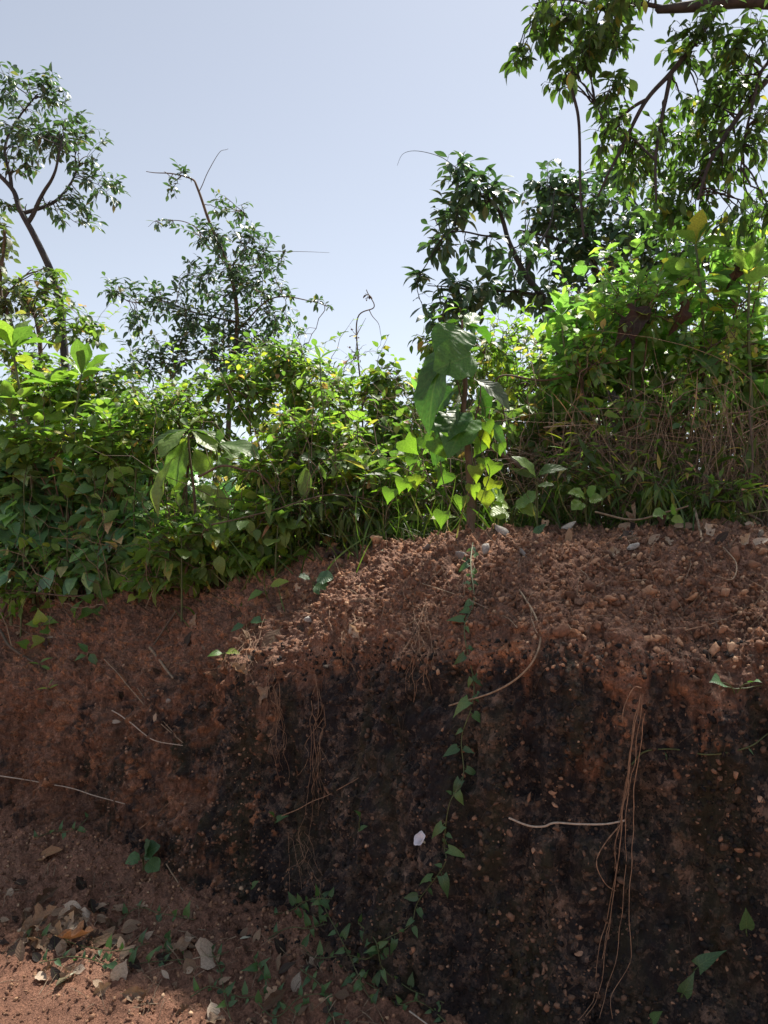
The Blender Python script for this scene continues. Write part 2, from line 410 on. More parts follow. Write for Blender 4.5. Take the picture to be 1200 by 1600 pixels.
# ------------------------------------------------------------------ terrain: road, cut bank and the land above it
LINE_X = np.array([-150, -40, -12, -6.0, -3.4, -2.04, -0.80, -0.40, -0.10, 0.10, 0.45, 1.2, 3.0, 12, 40, 150])
LINE_Y = np.array([ 20,   12, 8.5, 6.3, 4.95, 4.10, 3.48, 3.22, 2.82, 2.55, 2.32, 2.10, 1.95, 2.2, 4, 8])
OFF = np.array([0.30, 0.954])
def line_y(x):
    return np.interp(x, _lx, _ly)
_lx = np.concatenate([np.linspace(-150, -4, 60), np.linspace(-3.98, 3.98, 500), np.linspace(4, 150, 60)])
_ly = np.interp(_lx, LINE_X, LINE_Y)
_k = np.hanning(31); _k /= _k.sum()
_ly[60:560] = np.convolve(np.pad(_ly[60:560], 15, mode='edge'), _k, 'valid')

def along(x, xs, ys):
    return np.interp(x, xs, ys)
def profile(x):
    """control points (offset, height) of the bank's section at x, as arrays (K, len(x))"""
    zs = along(x, [-6, -2.2, -1.2, -0.5, 0.0, 0.6, 3], [0.75, 0.80, 0.90, 1.06, 1.17, 1.20, 1.2])
    zc = along(x, [-6, -2.2, -1.2, -0.5, 0.0, 0.6, 1.4, 6], [1.05, 1.13, 1.27, 1.46, 1.53, 1.55, 1.55, 1.7])
    cr = along(x, [-6, -2.2, -1.2, -0.5, 0.2, 3], [0.75, 0.70, 0.74, 0.85, 1.02, 1.02])
    ln = along(x, [-6, -2.2, -1.0, -0.45, 0.1, 3], [2.2, 2.2, 1.9, 1.1, 1.0, 1.0])
    xx = np.stack([x, 0 * x, 0 * x], 1)
    zs = zs + (0.06 * fbm(xx, 2.2, 2, 301) + 0.05 * fbm(xx, 6.5, 3, 305)) * (np.abs(x) < 8)
    dz = zc - zs
    o = np.ones_like(x)
    pts = [(-0.04 * o, -0.20 * o), (0.0 * o, 0 * o), (0.035 * ln, 0.25 * zs), (0.07 * ln, 0.58 * zs), (0.11 * ln, 0.86 * zs), (0.17 * ln, zs),
           (0.17 * ln + (cr - 0.17 * ln) * 0.30, zs + 0.44 * dz), (0.17 * ln + (cr - 0.17 * ln) * 0.65, zs + 0.80 * dz), (cr, zc), (cr + 0.5, zc + 0.03),
           (cr + 1.6, zc + 0.08), (cr + 4, zc + 0.16), (cr + 12, zc + 0.3), (cr + 60, zc + 0.5), (cr + 300, zc + 0.5)]
    return np.array([p[0] for p in pts]), np.array([p[1] for p in pts])

# columns
xa = np.linspace(-2.75, 1.75, 4000)
arc = np.concatenate([[0], np.cumsum(np.hypot(np.diff(xa), np.diff(line_y(xa))))])
NU = 800
xd = np.interp(np.linspace(0, arc[-1], NU), arc, xa)
xs_all = np.concatenate([[-150, -80, -40, -25, -16, -11, -8, -6.5, -5.5, -4.8, -4.3, -3.9, -3.6, -3.3, -3.1, -2.95, -2.84], xd, [1.84, 1.95, 2.1, 2.3, 2.6, 3, 3.6, 4.5, 6, 8, 12, 20, 40, 80, 150]])
# rows: parameter over the control points
NV = np.concatenate([np.linspace(0, 1, 8)[:-1], np.linspace(1, 5, 175)[:-1], np.linspace(5, 8, 150)[:-1], np.linspace(8, 9, 28)[:-1], np.linspace(9, 10, 16)[:-1], np.linspace(10, 14, 24)])
po, pz = profile(xs_all)
K = po.shape[0]
def cat_rows(arr, t):
    e = np.vstack([2 * arr[:1] - arr[1:2], arr, 2 * arr[-1:] - arr[-2:-1]])
    k = np.minimum(t.astype(int), K - 2); f = (t - k)[:, None]
    a, b, c, d = e[k], e[k + 1], e[k + 2], e[k + 3]
    lin = b * (1 - f) + c * f
    cr = 0.5 * ((2 * b) + (c - a) * f + (2 * a - 5 * b + 4 * c - d) * f ** 2 + (3 * b - a - 3 * c + d) * f ** 3)
    return np.where((k >= 9)[:, None], lin, cr)
off = cat_rows(po, NV); zz = cat_rows(pz, NV)
X = xs_all[None, :] + off * OFF[0]
Y = line_y(xs_all)[None, :] + off * OFF[1]
G = np.stack([X, Y, zz], -1)
gu = np.gradient(G, axis=1); gv = np.gradient(G, axis=0)
NRM = np.cross(gu, gv); NRM /= np.linalg.norm(NRM, axis=2)[:, :, None] + 1e-12
pt = G.reshape(-1, 3); nr = NRM.reshape(-1, 3)
T = np.repeat(NV, len(xs_all)); XS = np.tile(xs_all, len(NV))
inr = (T < 10.2)
face = smooth(0.2, 1.2, T) * (1 - smooth(4.3, 5.6, T))          # the near-vertical cut
slope = smooth(4.4, 5.6, T) * (1 - smooth(8.6, 9.6, T))         # crumbling shoulder above it
D = np.zeros(len(pt))
q = pt[inr]
vert = q * np.array([1, 1, 0.30])                                # vertically drawn-out features
fa, sl = face[inr], slope[inr]
big = fbm(q, 1.7, 3, 1); med = fbm(q, 5.5, 3, 7); col_ = fbm(vert, 13.0, 3, 15); rid = 1 - np.abs(fbm(vert, 7.0, 3, 19)) * 2
small = fbm(q, 34.0, 4, 27, 0.6)
fibre = fbm(q * np.array([1, 1, 0.2]) + np.stack([0.35 * q[:, 2], 0 * q[:, 2], 0 * q[:, 2]], 1), 42.0, 3, 333)
left = 1 - smooth(-0.75, -0.35, XS[inr])
w1, c1 = worley(q + 0.01 * small[:, None], 24.0, 31)
w2, c2 = worley(q, 55.0, 51)
nod1 = np.clip(0.55 - w1, 0, 1) * (c1 > 0.45)
nod2 = np.clip(0.55 - w2, 0, 1) * (c2 > 0.35)
d = fa * (0.085 * big + 0.060 * med + 0.050 * col_ + 0.034 * rid + 0.045 * nod1 + 0.026 * nod2 + 0.020 * small)
d += sl * (0.050 * big + 0.045 * med + 0.055 * nod1 + 0.035 * nod2 + 0.030 * small)
d += left * (fa + 0.12 * sl) * (0.018 * fibre + 0.016 * small + 0.03 * nod1)
rest = np.clip(1 - fa - sl, 0, 1)
d += rest * (0.03 * big + 0.012 * small)
# lumps and hollows one can see in the photograph: a buttress left of centre, the hollow beside it, a burrow
def blob(px, py, rad, depth):
    c = P(px, py, depth)
    return np.exp(-((q - c) ** 2).sum(1) / (rad * rad))
d += 0.10 * blob(395, 1090, 0.26, 3.42) + 0.07 * blob(330, 1330, 0.22, 3.5)
d -= 0.11 * blob(500, 1120, 0.20, 3.3) + 0.08 * blob(520, 1330, 0.2, 3.1) + 0.14 * blob(322, 1245, 0.06, 3.55) + 0.10 * blob(120, 1230, 0.25, 4.0)
d += 0.06 * blob(900, 1010, 0.25, 2.45)
D[inr] = d
pt2 = pt + nr * D[:, None]
# black algae crust: all over the right-hand cut, patchy on the redder left part, breaking up towards the shoulder
xw = along(XS[inr], [-3, -1.25, -0.95, -0.62, -0.40, 0.0, 3], [0.34, 0.42, 0.48, 0.60, 1.05, 1.05, 1.05])
edge = fbm(vert, 5.0, 4, 77) * 1.3 + fbm(vert, 16.0, 3, 79) * 0.9
hgt = smooth(0.1, 0.7, T[inr]) * (1 - smooth(3.0 + edge, 5.4 + edge, T[inr]))
patch = fbm(q, 3.3, 4, 83) * 0.35 + fbm(q, 11, 3, 91) * 0.38
al = hgt * (xw + patch * (0.55 + 0.5 * (xw < 0.7))) - (1.6 * nod1 * (c1 > 0.70) + 1.4 * nod2 * (c2 > 0.70)) * smooth(0.05, 0.35, fbm(q, 4.2, 3, 201))
low = np.exp(-((T[inr] - 0.9) / 0.5) ** 2)
al = al + 0.15 * low * hgt
alg = np.zeros(len(pt)); alg[inr] = np.clip(al, -0.2, 1.1)
clod = np.full(len(pt), 0.55); clod[inr] = np.where(nod1 > 0.05, c1, np.where(nod2 > 0.05, c2, 0.5))
nu, nv = len(xs_all), len(NV)
ii = (np.arange(nv - 1)[:, None] * nu + np.arange(nu - 1)[None, :]).ravel()
quads = np.stack([ii, ii + 1, ii + nu + 1, ii + nu], -1)
bank_me = new_mesh('earth_bank', pt2, None, quads, M['soil'], attrs={'algae': alg, 'clod': clod})
bank = link('earth_bank', bank_me, kind='structure')
bank['label'] = 'cut laterite earth bank with black crusted face and crumbly red shoulder'

# road and the talus of fallen earth at the bank's foot
ro = np.array([0.18, 0.05, -0.10, -0.28, -0.5, -0.8, -1.2, -2.2, -4, -9, -30, -200])
rz = np.array([0.10, 0.055, 0.005, -0.045, -0.095, -0.145, -0.175, -0.20, -0.2, -0.2, -0.2, -0.2])
offs = np.concatenate([np.linspace(0.18, -1.9, 260), [-2.0, -2.2, -2.5, -3, -4, -6, -9, -15, -30, -80, -200]])
xr = xs_all[::2]
GX = xr[None, :] + offs[:, None] * OFF[0]; GY = line_y(xr)[None, :] + offs[:, None] * OFF[1]
GZ = np.repeat(np.interp(-offs, -ro, rz)[:, None], len(xr), 1)
rp = np.stack([GX, GY, GZ], -1).reshape(-1, 3)
ro_ = np.repeat(offs, len(xr))
tal = 1 - smooth(0.45, 0.95, -ro_)                               # 1 on the talus, 0 on the trodden road
near = ro_ > -2.1
qq = rp[near]
tn = tal[near]
w3, c3 = worley(qq, 38.0, 131); w4, c4 = worley(qq, 18.0, 141)
h = (0.012 + 0.040 * tn) * fbm(qq, 4.0, 3, 101) + (0.005 + 0.026 * tn) * fbm(qq, 16, 3, 111) + (0.004 + 0.016 * tn) * fbm(qq, 60, 3, 121)
h += tn * (0.020 * np.clip(0.5 - w3, 0, 1) * (c3 > 0.5) + 0.03 * np.clip(0.5 - w4, 0, 1) * (c4 > 0.7))
rp[near, 2] += h
n2, m2 = len(xr), len(offs)
ii = (np.arange(m2 - 1)[:, None] * n2 + np.arange(n2 - 1)[None, :]).ravel()
rq = np.stack([ii, ii + n2, ii + n2 + 1, ii + 1], -1)
road_me = new_mesh('dirt_road', rp, None, rq, M['road'], attrs={'tread': 0.50 + 0.5 * (1 - tal)})
road = link('dirt_road', road_me, kind='structure')
road['label'] = 'trodden red earth road with loose talus along the bank foot'

BVH = [BVHTree.FromPolygons(pt2.tolist(), quads.tolist()), BVHTree.FromPolygons(rp.tolist(), rq.tolist())]
def cast(o, dv, far=60.0):
    best = None
    o = Vector([float(c) for c in o]); dv = Vector([float(c) for c in dv]).normalized()
    for b in BVH:
        h = b.ray_cast(o, dv, far)
        if h[0] is not None and (best is None or h[3] < best[2]):
            best = (np.array(h[0]), np.array(h[1]), h[3])
    if best is None: return None
    p, n, dd = best
    if np.dot(n, np.array(dv)) > 0: n = -n
    return p, n
def surf(px, py):
    """where the earth is seen at this pixel: point and normal"""
    r = cast(CAM_POS, ray(px, py))
    while (r is None or (r[0][1] - line_y(r[0][0] - 0.3)) > 1.25) and py < 1100:   # past the crest: step down to its near side
        py += 3; r = cast(CAM_POS, ray(px, py))
    return r
def drop(x, y):
    r = cast((x, y, 6.0), (0, 0, -1))
    return r[0] if r is not None else np.array([x, y, 1.5])

# ---- stones: the ones one can pick out are parts of the bank, the crumbs are one mass
def stone_template(seed, sub=2, rough=0.28, angular=False):
    import bmesh
    bm = bmesh.new(); bmesh.ops.create_icosphere(bm, subdivisions=sub, radius=1.0)
    v = np.array([x.co[:] for x in bm.verts]); f = np.array([[w.index for w in x.verts] for x in bm.faces]); bm.free()
    s = seed * 7.31
    n = fbm(v + s, 1.1, 2, seed) * rough * 1.6 + fbm(v + s, 2.9, 2, seed + 9) * rough * 0.8
    v = v * (1 + n[:, None])
    if angular:
        rg = np.random.default_rng(seed)
        for _ in range(7):
            a = rg.normal(size=3); a /= np.linalg.norm(a); k = rg.uniform(0.40, 0.75)
            dd = v @ a; v = v - np.clip(dd - k, 0, None)[:, None] * a[None, :]
    return v, f
STONES = [stone_template(s, 2, 0.42, True) for s in range(8)] + [stone_template(20 + s, 2, 0.2, True) for s in range(4)]
STONE_SMALL = [stone_template(40 + s, 1, 0.5) for s in range(6)]
def rand_rot(rng):
    q_ = rng.normal(size=4); q_ /= np.linalg.norm(q_)
    w, x, y, z = q_
    return np.array([[1 - 2 * (y * y + z * z), 2 * (x * y - z * w), 2 * (x * z + y * w)], [2 * (x * y + z * w), 1 - 2 * (x * x + z * z), 2 * (y * z - x * w)], [2 * (x * z - y * w), 2 * (y * z + x * w), 1 - 2 * (x * x + y * y)]])
rng = np.random.default_rng(5)
stone_me = {}
for mk in ('stone', 'nodule', 'grey_stone'):
    for k, (v, f) in enumerate(STONES):
        stone_me[mk, k] = new_mesh('stone', v, f, None, M[mk], smooth_shade=False)
def put_stone(px, py, size, parent, mk='stone', k=None, sq=None, name='stone', sink=0.25, flat=False, **kw):
    p, n = surf(px, py)
    o = link(name, stone_me[mk, rng.integers(0, 8) if k is None else k], parent, **kw)
    s = np.array(sq if sq is not None else (1, rng.uniform(0.7, 1), rng.uniform(0.55, 0.85))) * size * 0.5
    R = rand_rot(rng)
    if flat:
        tv = np.cross(n, rng.normal(size=3)); tv /= np.linalg.norm(tv); nn_ = n + rng.normal(size=3) * .3; nn_ /= np.linalg.norm(nn_); tv = np.cross(nn_, tv); tv /= np.linalg.norm(tv); R = np.stack([tv, np.cross(nn_, tv), nn_], 1)
    Mx = np.eye(4); Mx[:3, :3] = R * s[None, :]; Mx[:3, 3] = p + n * size * (0.5 - sink) * 0.6
    o.matrix_basis = Matrix(Mx.tolist())
    return o
# hand-placed larger stones of the shoulder
for px, py, sz in [(920, 922, .055), (1045, 912, .05), (1130, 925, .055), (1150, 870, .075), (1180, 885, .06), (1190, 862, .06), (955, 870, .045), (870, 905, .035), (1010, 905, .04), (1060, 905, .03), (948, 912, .028), (1100, 945, .035), (1090, 990, .04), (1120, 1018, .05), (905, 985, .03), (770, 885, .03), (655, 860, .03), (700, 915, .028), (1130, 985, .035), (1170, 960, .03), (575, 862, .03), (620, 850, .035), (850, 880, .03), (1185, 1010, .045)]:
    put_stone(px, py, sz, bank, 'stone', int(rng.integers(8, 12)) if sz > .045 else None)
cnt = 0
while cnt < 150:                                                 # the loose shoulder
    px = rng.uniform(520, 1200); py = rng.uniform(830, 1020)
    if px < 700 and py > 900 and rng.random() < .5: continue
    sz = 0.018 + 0.050 * rng.random() ** 3.5 + (0.006 if px > 850 else 0)
    put_stone(px, py, sz, bank, 'stone', sq=(1, rng.uniform(.55, 1), rng.uniform(.4, .8)), sink=rng.uniform(.2, .6)); cnt += 1
centers = [(1080, 1245), (1140, 1220), (810, 1230), (890, 1260), (1090, 1410), (1010, 1370), (830, 1480), (920, 1490), (1170, 1500), (700, 1380), (850, 1380), (740, 1300), (1000, 1300), (1150, 1340), (880, 1560), (690, 1460), (1110, 1130), (1060, 1060), (560, 1390), (590, 1440), (520, 1240), (770, 1440)]
cnt = 0
while cnt < 110:                                                 # nodules standing out of the cut face
    c = centers[rng.integers(0, len(centers))]
    px = c[0] + rng.normal() * 30; py = c[1] + rng.normal() * 24
    if not (380 < px < 1200 and 1040 < py < 1600): continue
    put_stone(px, py, 0.010 + 0.030 * rng.random() ** 2, bank, 'nodule', sq=(1, rng.uniform(.5, .95), rng.uniform(.4, .8)), sink=0.42); cnt += 1

def scatter_mass(name, parent, pts_n, sizes, mat, templates, rng, sink=0.2):
    V, F, TI = [], [], []; o_ = 0
    for (p, n), s in zip(pts_n, sizes):
        v, f = templates[rng.integers(0, len(templates))]
        sc = np.array([1, rng.uniform(.7, 1), rng.uniform(.5, .85)]) * s * 0.5
        V.append((v * sc) @ rand_rot(rng).T + p + n * s * (0.5 - sink) * 0.6); F.append(f + o_); TI.append(np.full(len(v), rng.random())); o_ += len(v)
    return link(name, new_mesh(name, np.vstack(V), np.vstack(F), None, mat, attrs={'tint': np.concatenate(TI)}, smooth_shade=False), parent, kind='stuff')
pn, sz = [], []
for _ in range(7000):
    px = rng.uniform(430, 1230); py = 820 + 230 * rng.random() ** 1.1
    if py > 980 and rng.random() < 0.55: continue
    if px < 560 and py < 850 + (560 - px) * 0.4: continue
    pn.append(surf(px, py)); sz.append(0.004 + 0.020 * rng.random() ** 3.2)
scatter_mass('gravel', bank, pn, sz, M['stone'], STONE_SMALL, rng, 0.35)
pn, sz = [], []
for _ in range(800):
    px = rng.uniform(0, 1220); py = rng.uniform(960, 1620)
    if px < 420 and rng.random() < .4: continue
    if rng.random() < 0.75:
        c = centers[rng.integers(0, len(centers))]; px = c[0] + rng.normal() * 70; py = c[1] + rng.normal() * 55
    if py > 1290 + px * 0.45: continue
    pn.append(surf(px, py)); sz.append(0.005 + 0.011 * rng.random() ** 2)
for _ in range(2600):
    px = rng.uniform(-10, 430); py = rng.uniform(940, 1400)
    if py > 1290 + px * 0.33 or py < 965 - px * .1: continue
    pn.append(surf(px, py)); sz.append(0.005 + 0.016 * rng.random() ** 3)
scatter_mass('nodule_crumbs', bank, pn, sz, M['nodule'], STONE_SMALL, rng, 0.42)
pn, sz = [], []
for _ in range(9000):                                            # crusted lumps that roughen the old cut
    px = rng.uniform(360, 1215); py = rng.uniform(1000, 1615)
    if py > 1290 + px * 0.45: continue
    if vnoise(np.array([[px / 60., py / 45., 3.3]]), 1.0, 9)[0] + rng.normal() * .35 < -.15: continue
    pn.append(surf(px, py)); sz.append(0.006 + 0.020 * rng.random() ** 3)
scatter_mass('crust_lumps', bank, pn, sz, M['crust_crumb'], STONE_SMALL, rng, 0.5)
pn, sz = [], []
for _ in range(6500):
    x = rng.uniform(-2.6, 0.6); o_ = -0.95 * rng.random() ** 1.3 + 0.05
    c = cast((x + o_ * OFF[0], float(line_y(x)) + o_ * OFF[1], 0.5), (0, 0, -1))
    if c is None or c[0][2] > 0.2: continue
    pn.append(c); sz.append(0.005 + 0.018 * rng.random() ** 2.5)
scatter_mass('gravel', road, pn, sz, M['stone'], STONE_SMALL, rng)
# ------------------------------------------------------------------ leaves
def leaf_template(stations, fold=0.18, droop=0.12, petiole=0.12, wave=0.0, cols=1, bites=0, seed=1):
    """stations: (y along the midrib, half width, y of the edge). Unit length, base at the origin, tip towards +Y, face +Z"""
    V, UV, Q, T = [], [], [], []
    def pt_(x, y, hw):
        z = fold * abs(x) - droop * y * y + (wave * math.sin(y * 17 + (2 if x > 0 else 0)) * abs(x) if wave else 0)
        return (x, petiole + (1 - petiole) * y, z)
    n = len(stations)
    rows = []
    for y, hw, yo in stations:
        row = []
        for c in range(-cols, cols + 1):
            f = c / cols
            yy = y + (yo - y) * f * f
            row.append(len(V)); V.append(pt_(hw * f, yy, hw)); UV.append((f, y))
        rows.append(row)
    for a, b in zip(rows[:-1], rows[1:]):
        for c in range(2 * cols):
            Q.append((a[c], a[c + 1], b[c + 1], b[c]))
    if bites:                                                    # eaten edges and holes
        rb = random.Random(seed)
        for _ in range(bites):
            r_ = rb.randrange(2, n - 2); c_ = rb.choice([0, 2 * cols - 1, rb.randrange(0, 2 * cols)])
            qd = (rows[r_][c_], rows[r_][c_ + 1], rows[r_ + 1][c_ + 1], rows[r_ + 1][c_])
            if qd in Q: Q.remove(qd)
    if petiole > 0:                                              # a thin stalk
        w = 0.012; k = len(V)
        z1 = V[rows[0][cols]][2]
        for x, z in ((-w, 0), (w, 0), (0, -w * 1.6)): V.append((x, 0, z)); UV.append((0, 0))
        for x, z in ((-w, 0), (w, 0), (0, -w * 1.6)): V.append((x, petiole * 1.15, z1 + z)); UV.append((0, 0))
        for i in range(3):
            j = (i + 1) % 3; Q.append((k + i, k + j, k + 3 + j, k + 3 + i))
    return dict(v=np.array(V, float), uv=np.array(UV, float), q=np.array(Q, int))
def st(ws, n=7, point=1.0):
    """stations from half widths given at even steps"""
    ys = np.linspace(0, 1, n); w = np.interp(ys, np.linspace(0, 1, len(ws)), ws)
    return [(y, max(a, 0.003), y) for y, a in zip(ys, w)]
LT = {
    'ovate': [leaf_template(st([.02, .20, .27, .26, .20, .11, .0]), .2 + .1 * k, .10 + .12 * k, .1, .12) for k in range(3)],
    'elliptic': [leaf_template(st([.01, .12, .19, .21, .18, .10, .0], 6), .22 + .1 * k, .08 + .14 * k, .08) for k in range(3)],
    'lance': [leaf_template(st([.01, .09, .12, .11, .08, .04, .0], 6), .25, .12 + .2 * k, .06) for k in range(3)],
    'small': [leaf_template(st([.02, .22, .27, .20, .0], 5), .25, .10 + .12 * k, .1) for k in range(3)],
    'heart': [leaf_template([(0, .015, 0), (.015, .30, -.13), (.14, .43, .06), (.34, .40, .32), (.58, .25, .57), (.82, .08, .81), (1, .003, 1)], .14 + .1 * k, .12 + .12 * k, .22, .10) for k in range(3)],
    'round': [leaf_template([(0, .03, -.03), (.04, .2, -.02), (.1, .33, .07), (.2, .42, .18), (.32, .47, .31), (.45, .48, .45), (.57, .46, .57), (.68, .40, .68), (.79, .3, .78), (.88, .19, .87), (.95, .09, .95), (1, .003, 1)], .10 + .08 * k, .14 + .16 * k, .18, .10, 4, k // 2 * 2, k) for k in range(3)],
    'broad': [leaf_template(st([.02, .14, .23, .29, .30, .26, .16, .0], 13), .16 + .08 * k, .18 + .22 * k, .07, .10, 4, k // 2 * 2, k + 5) for k in range(3)],
    'obovate': [leaf_template(st([.02, .08, .15, .22, .27, .26, .16, .0], 13), .20 + .08 * k, .10 + .25 * k, .05, .09, 4, k // 2 * 2, k + 9) for k in range(3)],
    'blade': [leaf_template(st([.012, .016, .016, .013, .008, .0], 7), .3, .25 + .25 * k, 0.0) for k in range(3)],
    'arrow': [leaf_template([(0, .012, 0), (.02, .14 + .04 * k, -.06 - .03 * k), (.12, .21, .07), (.3, .22, .28), (.5, .17, .5), (.7, .10, .7), (.87, .04, .86), (1, .003, 1)], .30, .05 + .3 * k, .2, .1) for k in range(3)],
    'curled': [leaf_template(st([.02, .16, .24, .26, .20, .10, .0], 11), .5 + .45 * k, .45 - .6 * k, .08, .6, 3, 2, k + 20) for k in range(3)],
}
LEAF_ME = {}
def leaf_mesh(kind, k, mat):
    key = (kind, k, mat)
    if key not in LEAF_ME:
        t = LT[kind][k]
        LEAF_ME[key] = new_mesh('leaf', t['v'], None, t['q'], M[mat], t['uv'])
    return LEAF_ME[key]
def frames(d, n):
    d = d / (np.linalg.norm(d, axis=1)[:, None] + 1e-9)
    x = np.cross(d, n); x /= np.linalg.norm(x, axis=1)[:, None] + 1e-9
    z = np.cross(x, d)
    return np.stack([x, d, z], -1)                               # columns x, y, z
class Leaves:
    def __init__(s): s.p, s.d, s.n, s.s = [], [], [], []
    def add(s, p, d, n, size):
        s.p.append(np.atleast_2d(p)); s.d.append(np.atleast_2d(d)); s.n.append(np.atleast_2d(n)); s.s.append(np.atleast_1d(size))
    def arrays(s): return np.vstack(s.p), np.vstack(s.d), np.vstack(s.n), np.concatenate(s.s)
def make_leaves(L, kind, mat, parent, rng, singles=0, name='leaf', mass='foliage', width=(0.85, 1.15)):
    """the leaves that show largest become parts of their own, the rest one mass"""
    p, d, n, s = L.arrays()
    R = frames(d, n)
    org = np.array(parent.location)
    wv = rng.uniform(width[0], width[1], len(p))
    view = p - CAM_POS
    dist = np.linalg.norm(view, axis=1)
    facing = np.abs((R[:, :, 2] * view).sum(1)) / dist
    pxx = 600 + FOC * p[:, 0] / np.maximum(p[:, 1], .1); pyy = 850 - FOC * (p[:, 2] - 1.5) / np.maximum(p[:, 1], .1)
    inside = (pxx > -20) & (pxx < 1220) & (pyy > -20) & (pyy < 1620)
    order = np.argsort(-(s / dist) * (0.3 + 0.7 * facing) * np.where(inside, 1, 0.05) * np.exp(-0.9 * np.maximum(dist - dist.min(), 0)))
    kk = rng.integers(0, len(LT[kind]), len(p))
    for i in order[:singles]:
        o = bpy.data.objects.new(name, leaf_mesh(kind, int(kk[i]), mat)); COL.objects.link(o); o.parent = parent
        Mx = np.eye(4); Mx[:3, :3] = R[i] * (s[i] * np.array([wv[i], 1, 1]))[None, :]; Mx[:3, 3] = p[i] - org
        o.matrix_basis = Matrix(Mx.tolist())
    rest = order[singles:]
    if len(rest):
        V, Q, UV, TI = [], [], [], []; base = 0
        for k in range(len(LT[kind])):
            ids = rest[kk[rest] == k]
            if not len(ids): continue
            t = LT[kind][k]; nvv = len(t['v'])
            loc = t['v'][None] * (s[ids][:, None] * np.stack([wv[ids], np.ones(len(ids)), np.ones(len(ids))], 1))[:, None, :]
            V.append((np.einsum('nij,nvj->nvi', R[ids], loc) + (p[ids] - org)[:, None, :]).reshape(-1, 3))
            Q.append((t['q'][None] + (base + np.arange(len(ids)) * nvv)[:, None, None]).reshape(-1, 4))
            UV.append(np.tile(t['uv'], (len(ids), 1))); TI.append(np.repeat(rng.random(len(ids)), nvv)); base += nvv * len(ids)
        link(mass, new_mesh(mass, np.vstack(V), None, np.vstack(Q), M[mat], np.vstack(UV), attrs={'tint': np.concatenate(TI)}), parent, kind='stuff')

def unit(v): return v / (np.linalg.norm(v) + 1e-9)
UP = np.array([0, 0, 1.0])
def twig_leaves(L, pts, m, size, rng, start=0.25, spread=60, droop=0.25, whorl=1, jitter=0.35, tip=True):
    """leaves alternately along a twig"""
    pts = np.asarray(pts); n = len(pts)
    seg = np.gradient(pts, axis=0)
    ts = np.linspace(start, 1.0, m) + rng.normal(size=m) * 0.02
    for i, t in enumerate(ts):
        f = np.clip(t, 0, 1) * (n - 1); k = min(int(f), n - 2); a = f - k
        pos = pts[k] * (1 - a) + pts[k + 1] * a
        tan = unit(seg[k])
        b1 = np.cross(tan, UP)
        if np.linalg.norm(b1) < 0.2: b1 = np.array([1.0, 0, 0])
        b1 = unit(b1); b2 = np.cross(b1, tan)
        for w in range(whorl):
            if whorl == 1:
                phi = (i % 2) * math.pi + rng.normal() * 0.6
            else:
                phi = w * 2 * math.pi / whorl + rng.normal() * 0.4 + i * 1.3
            sp = math.radians(spread * (0.55 if (tip and i == m - 1 and whorl == 1) else 1)) + rng.normal() * 0.18
            dv = tan * math.cos(sp) + (b1 * math.cos(phi) + b2 * math.sin(phi)) * math.sin(sp)
            dv = dv - UP * droop * rng.uniform(0.4, 1.5) + rng.normal(size=3) * 0.12
            nv_ = UP + b2 * 0.2 + rng.normal(size=3) * jitter
            L.add(pos, dv, nv_, size * rng.uniform(0.62, 1.2))

def in_ball(rng, n, pw=2.0):
    v = rng.normal(size=(n, 3)); v /= np.linalg.norm(v, axis=1)[:, None]
    return v * (rng.random(n) ** (1 / pw))[:, None]

def arcpath(a, b, rng, n=6, lift=0.12, jit=0.06):
    L_ = np.linalg.norm(b - a)
    t = np.linspace(0, 1, n)[:, None]
    pth = a * (1 - t) + b * t + UP * (lift * L_) * (4 * t * (1 - t))
    mid = rng.normal(size=3) * jit * L_
    return pth + mid * (4 * t * (1 - t)) + rng.normal(size=(n, 3)) * jit * 0.25 * L_ * (t > 0) * (t < 1)

